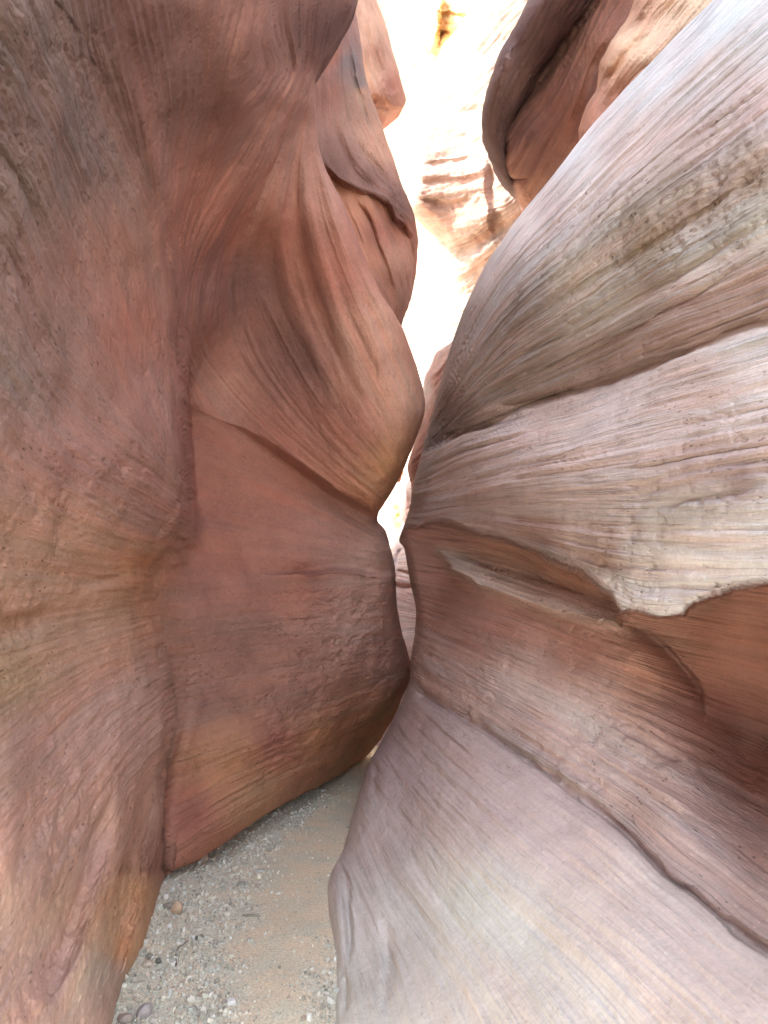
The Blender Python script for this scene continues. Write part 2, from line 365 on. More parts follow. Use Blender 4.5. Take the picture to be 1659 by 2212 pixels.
# ================================================================== LEFT WALL
SIL_L = [(800, -260), (790, -120), (772, 0), (742, 55), (704, 118), (680, 165), (682, 230), (688, 300), (702, 360), (742, 450), (790, 560), (830, 640), (868, 700),
         (884, 745), (902, 800), (917, 862), (915, 912), (890, 985), (852, 1058), (816, 1118), (834, 1152), (850, 1222), (855, 1290), (870, 1370),
         (884, 1450), (870, 1500), (842, 1568), (805, 1622), (770, 1652), (700, 1693), (600, 1746), (500, 1816), (430, 1862), (364, 1890),
         (346, 1930), (331, 1980), (311, 2047), (278, 2136), (250, 2212), (215, 2330)]
LEFTX = [(-260, -260), (-260, 1000), (-260, 2330)]
left_regions = [
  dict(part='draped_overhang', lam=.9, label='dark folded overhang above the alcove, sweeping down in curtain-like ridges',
    ctrl=[(-200, -250, 1.35), (100, 0, 1.8), (60, -250, 1.65), (200, 110, 2.2), (270, 240, 2.6), (320, 400, 3.05), (0, 0, 1.5), (300, 0, 2.3), (600, 0, 3.15), (770, 0, 3.7), (790, -250, 3.7), (300, -250, 2.2), (250, 300, 2.62), (0, 300, 1.68), (150, 150, 2.08),
          (450, 200, 2.98), (600, 200, 3.5), (680, 165, 3.9), (350, 480, 3.3), (395, 640, 3.9), (480, 400, 3.75), (560, 330, 3.85), (640, 260, 4.0),
          (690, 300, 4.2), (600, 480, 4.25), (480, 600, 4.35), (430, 800, 4.6), (420, 1000, 4.55), (560, 760, 4.75), (600, 620, 4.55),
          (700, 480, 4.25), (700, 650, 4.4), (790, 620, 4.35), (740, 800, 4.45), (850, 750, 4.4), (650, 880, 4.65), (800, 950, 4.45), (900, 870, 4.5),
          (830, 1060, 4.62), (700, 1020, 4.62), (560, 940, 4.72)],
    strata=[(-1.4, [(-200, -200), (60, 200), (200, 600), (300, 900)]), (-.9, [(60, -200), (200, 200), (300, 480), (330, 600)]), (-.5, [(330, -200), (380, 150), (360, 400), (375, 560)]),
            (-.15, [(560, -200), (550, 60), (470, 300), (410, 480), (396, 590)]), (.1, [(640, 160), (560, 340), (470, 500), (425, 620), (425, 740), (540, 895), (700, 1030), (815, 1115)]), (.25, [(648, 176), (580, 350), (510, 500), (475, 640), (500, 770), (620, 925), (750, 1040), (818, 1090)]),
            (.4, [(655, 190), (600, 350), (545, 500), (520, 640), (580, 800), (700, 950), (820, 1060)]),
            (.62, [(668, 200), (640, 330), (625, 480), (650, 630), (720, 790), (800, 920), (862, 1010)]),
            (.82, [(676, 210), (672, 330), (692, 480), (742, 630), (805, 770), (870, 900), (893, 960)]),
            (1.0, [(682, 210), (698, 350), (742, 480), (802, 600), (870, 730), (912, 850)]), (1.3, [(740, 200), (780, 350), (850, 500), (950, 700)])],
    col=[(100, 100, (.18, .12, .105)), (300, 100, (.15, .08, .066)), (520, 60, (.20, .098, .075)), (450, 150, (.17, .085, .068)), (700, 60, (.14, .08, .075)), (250, 400, (.22, .122, .10)), (600, 250, MAUVE), (450, 450, RED), (520, 620, (.22, .115, .10)), (600, 500, RED), (700, 400, MAUVE),  # upper wall darkened here: shade put into the colour
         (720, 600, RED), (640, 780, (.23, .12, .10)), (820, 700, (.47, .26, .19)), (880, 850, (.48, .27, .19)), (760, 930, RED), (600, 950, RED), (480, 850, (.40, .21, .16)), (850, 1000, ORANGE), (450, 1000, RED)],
    pits=[(450, 300, 0), (600, 500, .05), (800, 800, .5), (880, 900, .6), (600, 800, .15), (100, 300, .4)]),
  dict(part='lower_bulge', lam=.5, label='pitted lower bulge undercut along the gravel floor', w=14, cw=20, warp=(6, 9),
    poly=[(380, 868), (470, 905), (560, 952), (650, 1012), (740, 1074), (812, 1118), (1000, 1112), (1000, 2400), (300, 2400), (340, 1200), (370, 1000)],
    ctrl=[(400, 880, 4.62), (520, 930, 4.75), (640, 1010, 4.8), (740, 1080, 4.92), (815, 1125, 5.0), (845, 1200, 5.0), (700, 1180, 4.75), (550, 1100, 4.7), (420, 1100, 4.5),
          (420, 1300, 4.15), (370, 1300, 3.95), (370, 1500, 3.98), (375, 1700, 3.95), (560, 1300, 4.5), (700, 1300, 4.7), (850, 1300, 5.15), (870, 1400, 5.35), (880, 1460, 5.5), (720, 1450, 4.8), (560, 1450, 4.42),
          (560, 1600, 4.2), (700, 1580, 4.75), (800, 1560, 5.45), (450, 1600, 4.0), (380, 1850, 3.72), (450, 1750, 3.85), (600, 1700, 4.42), (700, 1650, 4.95), (790, 1610, 5.8)],
    strata=[(0, [(400, 900), (600, 1010), (815, 1140)]), (.25, [(420, 1080), (600, 1130), (840, 1190)]), (.5, [(400, 1250), (600, 1240), (850, 1240)]),
            (.8, [(380, 1400), (600, 1370), (870, 1350)]), (1.1, [(380, 1560), (600, 1500), (880, 1440)]), (1.35, [(380, 1720), (600, 1620), (840, 1530)]), (1.6, [(380, 1890), (600, 1745), (805, 1625)])],
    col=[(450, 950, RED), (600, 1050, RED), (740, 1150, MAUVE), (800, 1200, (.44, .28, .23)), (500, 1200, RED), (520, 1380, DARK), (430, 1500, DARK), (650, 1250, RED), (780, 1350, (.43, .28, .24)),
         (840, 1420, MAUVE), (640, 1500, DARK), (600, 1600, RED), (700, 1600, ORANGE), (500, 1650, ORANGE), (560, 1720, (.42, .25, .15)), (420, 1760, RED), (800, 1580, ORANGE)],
    pits=[(450, 1000, .1), (600, 1050, .3), (740, 1150, .7), (500, 1250, .2), (620, 1450, .8), (750, 1450, 1.3), (850, 1400, 1.1), (600, 1560, .9), (700, 1650, .5), (450, 1700, .3)]),
  dict(part='near_buttress', lam=.5, label='rough ridged buttress nearest the camera', w=[(-200, 90), (300, 60), (640, 22), (1080, 18), (1170, 50), (1300, 90), (1450, 80), (1600, 40), (1760, 18), (1900, 12)], cw=30, warp=(5, 7),
    poly=[(-400, -400), (60, -400), (110, 0), (185, 95), (240, 175), (300, 325), (345, 470), (372, 575), (390, 670), (388, 737), (393, 848), (396, 931), (408, 1015), (414, 1098), (408, 1162),
          (370, 1210), (340, 1245), (340, 1300), (355, 1365), (372, 1440), (389, 1514), (384, 1580), (366, 1660), (362, 1741), (367, 1836), (361, 1895), (500, 1895), (500, 2500), (-400, 2500)],
    ctrl=[(60, -250, 1.65), (200, 110, 2.2), (270, 240, 2.6), (320, 400, 3.05), (400, 200, 2.85), (-250, 0, 1.2), (-250, 1100, 1.3), (-250, 2200, 1.5), (0, 0, 1.5), (0, 300, 1.68), (150, 150, 2.08), (250, 300, 2.6), (100, 0, 1.8), (0, 700, 1.8), (0, 1100, 1.8), (0, 1500, 1.85), (0, 1900, 1.8), (0, 2212, 1.75), (120, 500, 2.2),
          (120, 900, 2.3), (120, 1200, 2.35), (145, 1350, 2.55), (120, 1600, 2.3), (120, 1900, 2.15), (120, 2212, 2.1), (250, 600, 2.85), (250, 900, 2.8), (250, 1200, 2.95), (250, 1400, 2.98), (240, 1700, 2.65), (200, 2000, 2.45), (200, 2212, 2.32),
          (350, 500, 3.25), (380, 670, 3.5), (385, 850, 3.5), (400, 1050, 3.55), (330, 1000, 3.1), (330, 1200, 3.45), (330, 1350, 3.62), (380, 1500, 3.85), (360, 1700, 3.6), (310, 1600, 3.1), (300, 1850, 3.1), (360, 1870, 3.72), (340, 1940, 3.5), (310, 2047, 3.0), (278, 2136, 2.76), (250, 2212, 2.5), (215, 2330, 2.3)],
    strata=[(-.6, [(60, -200), (200, 200), (320, 500), (385, 720)]), (-.3, [(-200, -200), (60, 200), (200, 500), (320, 800), (400, 1000)]), (0., [(-200, 150), (20, 480), (160, 740), (290, 930), (405, 1040)]), (.35, [(-100, 700), (60, 890), (200, 1020), (330, 1100), (410, 1135)]),
            (.7, [(-100, 1180), (60, 1200), (200, 1225), (360, 1240)]), (.95, [(-100, 1480), (100, 1410), (250, 1360), (360, 1335)]), (1.2, [(-100, 1800), (80, 1640), (220, 1510), (370, 1435)]),
            (1.5, [(-60, 2300), (120, 1950), (260, 1700), (375, 1560)]), (1.75, [(120, 2300), (240, 2000), (330, 1800), (368, 1700)]), (1.9, [(225, 2300), (300, 2080), (362, 1880)])],
    col=[(0, 100, (.19, .135, .115)), (60, 400, (.23, .165, .14)), (150, 300, (.19, .13, .115)), (50, 800, (.30, .21, .18)), (150, 700, (.25, .155, .13)), (280, 700, RED), (290, 560, (.29, .15, .11)), (340, 900, MAUVE), (200, 1000, MAUVE), (60, 1250, (.44, .27, .19)), (200, 1200, (.40, .23, .15)),  # top of the buttress darkened too, standing in for shade
         (330, 1100, MAUVE), (300, 1250, ORANGE), (30, 1450, (.36, .25, .16)), (200, 1350, (.44, .26, .18)), (100, 1600, (.42, .26, .215)), (250, 1550, (.46, .29, .24)), (60, 1850, (.44, .28, .235)), (200, 1850, (.46, .29, .245)), (320, 1700, (.43, .26, .20)),  # lower left made lighter, skylight put into its colour
         (100, 2100, (.46, .31, .27)), (230, 2100, (.45, .36, .30)), (275, 2050, (.54, .31, .17)), (300, 1930, (.54, .31, .17)), (350, 1860, MAUVE)],
    pits=[(50, 100, .6), (50, 400, .9), (50, 800, .9), (150, 900, .9), (250, 1000, .8), (250, 700, .4), (60, 1250, 1.0), (250, 1250, .2), (150, 1500, .5), (200, 1900, .8), (60, 2100, .7), (340, 1100, .6), (330, 500, .2)]),
]
left_feats = [
  ('bump', [(700, 120), (600, 270), (520, 380), (450, 500), (400, 640)], -.07, 40, 26),
  ('bump', [(690, 170), (688, 300), (705, 420), (745, 560), (800, 720), (850, 850), (890, 960)], -.06, 16, 34),
  ('bump', [(678, 190), (655, 320), (672, 470), (720, 640), (770, 800), (830, 930)], -.04, 16, 24),
  ('bump', [(670, 210), (625, 330), (605, 460), (625, 620), (690, 780), (770, 950)], -.03, 14, 30),
  ('bump', [(690, 200), (712, 380), (765, 540), (822, 670), (880, 800)], -.035, 12, 18),
  ('bump', [(665, 230), (640, 330), (640, 460), (668, 600), (735, 770), (800, 900)], .02, 12, 16),
  ('bump', [(600, 380), (560, 480), (550, 600), (600, 740)], -.03, 20, 28),
  ('bump', [(660, 220), (560, 420), (480, 560), (420, 680)], .025, 22, 32),
  ('step', [(384, 870), (520, 932), (640, 1012), (740, 1078), (814, 1120)], .05, 9, 60),
  ('bump', [(240, 60), (330, 330), (400, 560)], -.05, 26, 26), ('bump', [(400, 0), (430, 180), (440, 330)], .06, 50, 50), ('bump', [(560, 0), (540, 150), (500, 280)], -.05, 35, 45),
  # ridges and flutes of the near buttress
  ('bump', [(90, 880), (120, 980), (130, 1090), (134, 1250), (140, 1370)], -.08, 90, 34), ('bump', [(165, 950), (160, 1100), (162, 1260), (190, 1420)], .05, 26, 70),
  ('bump', [(-60, 1370), (0, 1350), (70, 1330), (135, 1300)], .09, 12, 40), ('step', [(140, 1290), (230, 1262), (335, 1243)], -.09, 16, 60),
  ('bump', [(285, 560), (290, 700), (285, 850), (290, 1000)], -.035, 40, 34), ('bump', [(300, 420), (330, 560), (372, 700)], .05, 16, 16),
  ('bump', [(250, 1640), (225, 1800), (170, 1950), (110, 2100), (70, 2212)], .13, 30, 44), ('bump', [(285, 1620), (255, 1760), (230, 1900), (190, 2060), (150, 2212)], -.10, 38, 36),
  ('bump', [(360, 1560), (330, 1700), (290, 1850), (262, 2000), (240, 2200)], .08, 24, 26), ('bump', [(360, 1800), (320, 1900), (280, 2040), (255, 2160)], -.05, 16, 14),
  ('bump', [(300, 1960), (265, 2060), (245, 2130)], .04, 8, 12), ('bump', [(60, 1500), (40, 1750), (10, 2000)], -.06, 50, 50), ('bump', [(250, 1330), (240, 1450), (235, 1560)], -.04, 50, 40),
  ('bump', [(0, 500), (70, 640), (140, 830)], .05, 18, 26), ('bump', [(-20, 300), (60, 420), (120, 560)], .04, 14, 20), ('bump', [(120, 250), (180, 480), (220, 700)], .04, 18, 22),
  # lower bulge: shelf, dimples
  ('step', [(660, 1236), (740, 1230), (820, 1240), (880, 1242)], -.16, 8, 40, 'notaper'), ('bump', [(480, 1180), (520, 1270), (580, 1380), (640, 1480)], -.05, 30, 60),
  ('bump', [(400, 1390), (480, 1400), (600, 1370)], .025, 60, 60), ('bump', [(515, 1590), (545, 1640), (590, 1680)], .02, 8, 14),
]
up_l = [(0.02, 0.05, .35), (-.02, .1, .8), (-.08, .15, 1.5), (-.2, .2, 2.4), (-.5, .25, 3.6), (-1.0, .3, 5.0), (-2.0, .3, 6.2), (-4.0, .3, 6.8)]  # unseen upper wall, shaped to keep sun off the right wall
back_l = [(-.02, -.3, 0), (-.06, -.8, 0), (-.15, -1.5, 0), (-.3, -2.3, 0), (-.6, -3.3, 0), (-1.2, -4.6, 0)]  # unseen wall behind the camera, shaped to limit the fill light
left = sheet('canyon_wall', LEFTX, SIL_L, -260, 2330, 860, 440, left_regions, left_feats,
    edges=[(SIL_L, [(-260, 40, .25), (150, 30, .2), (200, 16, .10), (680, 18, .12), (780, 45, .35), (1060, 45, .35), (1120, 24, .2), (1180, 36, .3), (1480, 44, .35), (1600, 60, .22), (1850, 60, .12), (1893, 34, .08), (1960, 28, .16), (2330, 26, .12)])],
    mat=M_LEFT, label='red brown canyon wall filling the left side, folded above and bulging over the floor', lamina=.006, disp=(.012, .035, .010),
    ext=dict(right=[(-.02, .1, -.005), (-.08, .22, -.02), (-.2, .4, -.06), (-.5, .7, -.2), (-.9, 1.2, -.3), (-1.1, 2.4, -.3), (-1.2, 4.0, -.3), (-1.6, 5.6, -.3), (-3, 6.5, -.3)], left=back_l, top=up_l))  # unseen right skirt added far back to block sun from the slot rocks

# ================================================================== RIGHT WALL
SIL_R = [(1790, -260), (1660, -120), (1540, 0), (1420, 118), (1300, 245), (1215, 350), (1128, 458), (1085, 520), (1050, 570), (1015, 640), (988, 710), (966, 770), (947, 830), (930, 904),
         (911, 977), (891, 1053), (886, 1092), (874, 1134), (863, 1167), (874, 1186), (884, 1237), (893, 1285), (899, 1315), (896, 1370), (886, 1430), (884, 1470), (862, 1530), (830, 1590), (800, 1645),
         (778, 1710), (758, 1775), (742, 1835), (718, 1880), (703, 1925), (699, 1975), (706, 2040), (710, 2120), (716, 2212), (722, 2330)]
RX = [(2080, -260), (1980, 400), (1960, 1000), (1960, 1600), (1960, 2330)]
SEAM_U = [(905, 985), (960, 950), (1000, 930), (1130, 885), (1300, 830), (1450, 770), (1659, 690), (1960, 560)]
LIP = [(866, 1150), (920, 1128), (1000, 1142), (1100, 1172), (1180, 1200), (1250, 1235), (1320, 1282), (1340, 1322), (1400, 1325), (1475, 1326), (1500, 1300), (1545, 1285), (1600, 1268), (1659, 1262), (1960, 1240)]
SEAM_D = [(884, 1478), (960, 1530), (1100, 1622), (1240, 1718), (1340, 1792), (1430, 1890), (1500, 1938), (1580, 2010), (1659, 2062), (1960, 2260)]
right_regions = [
  dict(part='pale_band', label='pale lavender band with a white edge above the hollow',
    ctrl=[(910, 980, 5.0), (1000, 930, 4.4), (1130, 885, 3.75), (1300, 830, 3.05), (1450, 770, 2.5), (1659, 690, 1.95), (1960, 600, 1.5), (885, 1100, 5.0), (866, 1150, 4.95), (950, 1100, 4.55), (1000, 1000, 4.25),
          (1100, 1150, 3.62), (1200, 1000, 3.0), (1200, 1150, 3.08), (1330, 1200, 2.56), (1400, 1000, 2.35), (1450, 1200, 2.2), (1400, 1310, 2.35), (1550, 1200, 1.9), (1659, 1000, 1.72), (1659, 1240, 1.66), (1550, 1000, 1.95), (1960, 1000, 1.32), (1960, 1240, 1.28), (1000, 1140, 4.22)],
    strata=[(0, SEAM_U), (.22, [(1900, 750), (1659, 830), (1400, 900), (1150, 970), (1000, 1010), (905, 1050)]), (.45, [(1900, 960), (1659, 1000), (1400, 1040), (1150, 1060), (1000, 1080), (890, 1100)]),
            (.65, [(1900, 1120), (1659, 1130), (1400, 1130), (1200, 1120), (1000, 1110), (900, 1120)]), (.82, [(1900, 1230), (1659, 1240), (1500, 1240), (1330, 1220), (1150, 1165), (1000, 1135), (880, 1138)]), (.92, [(1900, 1310), (1659, 1310), (1400, 1310), (1300, 1270), (1150, 1200)])],
    col=[(950, 1000, (.40, .31, .28)), (1100, 950, LAV), (1000, 1080, (.46, .36, .33)), (1200, 900, (.56, .46, .42)), (1200, 1050, LAV), (1350, 950, LAV), (1500, 850, (.58, .49, .46)), (1650, 780, PALE), (1500, 1000, (.52, .42, .40)), (1600, 1040, (.40, .31, .30)), (1650, 950, LAV),
         (1350, 1100, LAV), (1420, 1150, (.52, .50, .47)), (1560, 1160, PALE), (1640, 1120, WHITE), (1500, 1230, WHITE), (1620, 1240, WHITE), (1380, 1240, PALE), (1400, 1300, WHITE), (1300, 1200, (.46, .35, .30)), (1150, 1150, (.46, .34, .30)), (900, 1140, (.34, .22, .19)), (1330, 1300, PALE)],
    sig=110, pits=[(1000, 1000, .3), (1200, 1050, .3), (1400, 900, .3), (1600, 1040, .7), (1500, 1200, .2), (1100, 1150, .6), (1350, 1230, .9)]),
  dict(part='striped_band', lam=1.25, label='grey brown upper band of fine slanting stripes', w=7, cw=8, warp=(4, 12),
    poly=SEAM_U + [(2300, 450), (2300, -500), (1300, -500), (700, 400), (700, 1080)],
    ctrl=[(1540, 0, 3.3), (1800, -250, 2.9), (1420, 118, 3.6), (1300, 245, 4.0), (1215, 350, 4.35), (1128, 458, 4.7), (1050, 570, 5.0), (988, 710, 5.15), (947, 830, 5.2), (925, 930, 5.2), (908, 985, 5.15),
          (1659, 0, 2.85), (1659, 200, 2.42), (1659, 400, 2.12), (1659, 550, 1.97), (1659, 680, 1.93), (1960, -200, 2.35), (1960, 200, 1.9), (1960, 550, 1.5), (1500, 250, 2.9), (1500, 450, 2.5), (1500, 600, 2.36), (1460, 755, 2.45), (1350, 400, 3.2), (1300, 600, 3.05), (1300, 700, 3.0), (1300, 822, 3.04),
          (1200, 560, 3.55), (1150, 700, 3.6), (1130, 800, 3.7), (1130, 878, 3.74), (1040, 750, 4.35), (1000, 850, 4.42), (1000, 922, 4.4)],
    strata=[(-1.25, [(1640, -200), (1500, 10), (1290, 230), (1110, 450), (990, 650), (930, 830)]), (-1.0, [(1900, -150), (1700, 0), (1450, 220), (1250, 420), (1080, 600), (985, 780), (925, 910)]), (-.72, [(1900, 50), (1659, 250), (1450, 400), (1250, 560), (1080, 700), (975, 850), (920, 940)]),
            (-.42, [(1900, 310), (1659, 470), (1400, 620), (1200, 740), (1050, 830), (940, 935)]), (-.2, [(1900, 420), (1659, 590), (1400, 700), (1200, 800), (1050, 870), (925, 960)]), (0, SEAM_U)],
    col=[(1700, -100, (.36, .37, .38)), (1560, 20, (.46, .48, .50)), (1400, 150, (.54, .56, .58)), (1250, 330, (.64, .66, .68)), (1130, 480, PALE), (1050, 600, (.52, .49, .48)), (1640, 80, (.44, .44, .45)), (1500, 170, (.50, .48, .49)), (1640, 220, (.46, .38, .37)), (1350, 330, (.54, .48, .47)), (1500, 320, (.44, .36, .34)), (1200, 480, (.50, .45, .44)), (1640, 380, (.27, .21, .16)), (1500, 430, (.29, .23, .18)), (1400, 520, (.29, .23, .17)), (1250, 600, TAN),
         (1650, 500, (.50, .46, .40)), (1500, 560, (.58, .54, .50)), (1300, 660, (.46, .41, .36)), (1100, 650, (.36, .31, .28)), (1150, 740, (.36, .29, .25)), (1640, 620, (.46, .36, .33)), (1500, 680, (.46, .36, .33)), (1300, 770, (.38, .29, .25)), (1100, 840, (.33, .25, .21)), (1000, 800, (.30, .24, .21)), (950, 900, (.27, .20, .18)), (1400, 750, (.40, .31, .27)), (1010, 700, (.33, .29, .27))],
    sig=75, pits=[(1500, 100, .1), (1300, 300, .1), (1400, 520, .9), (1600, 420, 1.0), (1200, 700, .4), (1500, 650, .3), (1000, 800, .3)]),
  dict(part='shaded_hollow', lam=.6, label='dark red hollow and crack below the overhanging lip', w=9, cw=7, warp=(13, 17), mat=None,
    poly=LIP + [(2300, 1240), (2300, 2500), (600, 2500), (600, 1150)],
    ctrl=[(866, 1160, 5.05), (900, 1180, 5.0), (880, 1240, 5.15), (899, 1315, 5.1), (890, 1420, 5.2), (884, 1470, 5.2), (920, 1150, 4.85), (1000, 1180, 4.5), (960, 1240, 4.85), (960, 1330, 4.75), (950, 1450, 4.55),
          (1100, 1222, 4.08), (1000, 1300, 4.5), (1100, 1350, 3.85), (1050, 1500, 3.85), (1100, 1600, 3.4), (1200, 1262, 3.65), (1200, 1400, 3.4), (1250, 1550, 3.05), (1250, 1690, 2.75), (1330, 1310, 3.15), (1340, 1400, 3.0), (1400, 1550, 2.72), (1400, 1650, 2.55), (1350, 1780, 2.42),
          (1400, 1360, 3.05), (1480, 1360, 3.0), (1480, 1450, 2.95), (1550, 1400, 2.85), (1550, 1550, 2.78), (1500, 1650, 2.5), (1500, 1800, 2.2), (1500, 1910, 2.02), (1600, 1320, 2.7), (1659, 1320, 2.6), (1659, 1450, 2.68), (1659, 1650, 2.7), (1659, 1770, 2.35), (1600, 1620, 2.78), (1659, 1870, 1.95), (1659, 2030, 1.62), (1960, 1300, 1.8), (1960, 1600, 1.75), (1960, 2200, 1.2)],
    strata=[(0, [(900, 1140), (1100, 1180), (1330, 1280), (1659, 1330), (1900, 1380)]), (.2, [(900, 1230), (1100, 1270), (1330, 1360), (1659, 1440), (1900, 1520)]), (.45, [(900, 1320), (1100, 1400), (1350, 1500), (1659, 1640), (1900, 1760)]), (.7, [(900, 1410), (1100, 1520), (1350, 1660), (1659, 1860), (1900, 2040)]), (.9, SEAM_D)],
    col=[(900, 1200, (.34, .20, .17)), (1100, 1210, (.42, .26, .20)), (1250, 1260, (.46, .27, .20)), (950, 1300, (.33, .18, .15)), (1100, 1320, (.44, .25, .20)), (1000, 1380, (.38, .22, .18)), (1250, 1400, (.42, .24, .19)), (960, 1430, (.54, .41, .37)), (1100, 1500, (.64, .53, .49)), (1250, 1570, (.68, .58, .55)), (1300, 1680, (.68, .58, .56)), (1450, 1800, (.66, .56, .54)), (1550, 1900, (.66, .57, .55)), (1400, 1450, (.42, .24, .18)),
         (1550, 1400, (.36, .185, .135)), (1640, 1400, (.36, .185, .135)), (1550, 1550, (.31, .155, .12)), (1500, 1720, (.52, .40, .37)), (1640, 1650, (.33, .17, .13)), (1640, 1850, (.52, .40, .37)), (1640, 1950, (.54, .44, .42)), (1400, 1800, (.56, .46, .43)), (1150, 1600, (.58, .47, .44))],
    sig=110, pits=[(1000, 1300, .15), (1200, 1500, .5), (1300, 1700, 1.0), (1500, 1900, 1.0), (1100, 1600, .9), (1550, 1450, .05), (950, 1480, .8)]),
  dict(part='ledge', lam=.5, label='thin pale ledge below the lip', w=10, cw=24, warp=(7, 12),
    poly=[(950, 1186), (1000, 1199), (1060, 1220), (1140, 1244), (1220, 1270), (1300, 1298), (1336, 1314), (1336, 1350), (1290, 1348), (1240, 1332), (1170, 1316), (1090, 1290), (1030, 1266), (970, 1236)],
    ctrl=[(960, 1190, 4.74), (1000, 1204, 4.5), (1140, 1248, 3.92), (1220, 1274, 3.58), (1330, 1320, 3.08), (972, 1234, 4.42), (1030, 1264, 4.08), (1090, 1288, 3.82), (1170, 1314, 3.44), (1240, 1330, 3.16), (1330, 1350, 2.86)],
    strata=[(.05, [(960, 1190), (1140, 1240), (1330, 1315)]), (.2, [(975, 1230), (1170, 1300), (1330, 1345)])],
    col=[(980, 1210, (.48, .42, .36)), (1060, 1235, (.62, .51, .44)), (1120, 1260, (.72, .60, .52)), (1250, 1300, (.76, .66, .59)), (1320, 1330, (.66, .52, .45))], pits=[(1200, 1280, .8)]),
  dict(part='sloping_base', lam=.35, label='smooth pale grey base sloping down to the gravel', w=7, cw=8, warp=(4, 14),
    poly=SEAM_D + [(2300, 2500), (600, 2500), (600, 1478)],
    ctrl=[(884, 1478, 5.1), (862, 1530, 5.05), (960, 1535, 4.25), (830, 1590, 5.0), (800, 1645, 4.75), (758, 1775, 4.25), (742, 1835, 3.98), (703, 1925, 3.5), (699, 1975, 3.3), (706, 2040, 3.05), (710, 2120, 2.8), (716, 2212, 2.5), (722, 2330, 2.3),
          (1100, 1626, 3.3), (1240, 1722, 2.7), (1340, 1796, 2.34), (1500, 1942, 1.94), (1659, 2066, 1.56), (1960, 2266, 1.12), (880, 1700, 4.0), (1000, 1700, 3.35), (1000, 1850, 2.85), (1200, 1850, 2.45), (850, 1850, 3.55), (800, 1950, 3.2), (780, 2100, 2.78), (800, 2212, 2.4), (900, 2000, 2.85), (900, 2212, 2.22),
          (1050, 2000, 2.42), (1050, 2212, 1.98), (1200, 2030, 2.08), (1200, 2212, 1.75), (1400, 2060, 1.75), (1400, 2212, 1.55), (1600, 2212, 1.36), (1960, 2330, 1.08)],
    strata=[(0, SEAM_D), (.25, [(850, 1540), (1000, 1690), (1200, 1860), (1400, 2020), (1600, 2200)]), (.6, [(800, 1640), (900, 1790), (1030, 1960), (1200, 2150), (1330, 2330)]), (.9, [(745, 1820), (810, 1960), (900, 2120), (980, 2330)]), (1.15, [(702, 1930), (712, 2060), (735, 2212), (745, 2330)])],
    col=[(900, 1560, (.46, .35, .33)), (850, 1650, (.50, .40, .38)), (1000, 1620, (.54, .43, .40)), (1100, 1720, (.60, .50, .48)), (950, 1750, (.58, .49, .46)), (1250, 1800, (.64, .54, .52)), (800, 1800, (.62, .55, .51)), (780, 2000, (.68, .63, .58)), (1000, 1950, (.70, .73, .68)), (1100, 2010, (.69, .70, .66)), (900, 1900, (.64, .61, .57)), (900, 2100, (.64, .62, .58)), (1100, 2100, (.65, .62, .58)), (1350, 1950, (.72, .64, .60)),
         (1250, 2150, (.66, .64, .61)), (1500, 2080, (.72, .64, .60)), (1600, 2180, (.72, .65, .61)), (740, 2150, (.60, .59, .53))],
    sig=120, pits=[(1000, 1600, .5), (1200, 2000, .15), (900, 2000, .15), (800, 1700, .3)]),
]
for r in right_regions:
    r.pop('mat', None)
right_regions[-1]['mat'] = M_BASE
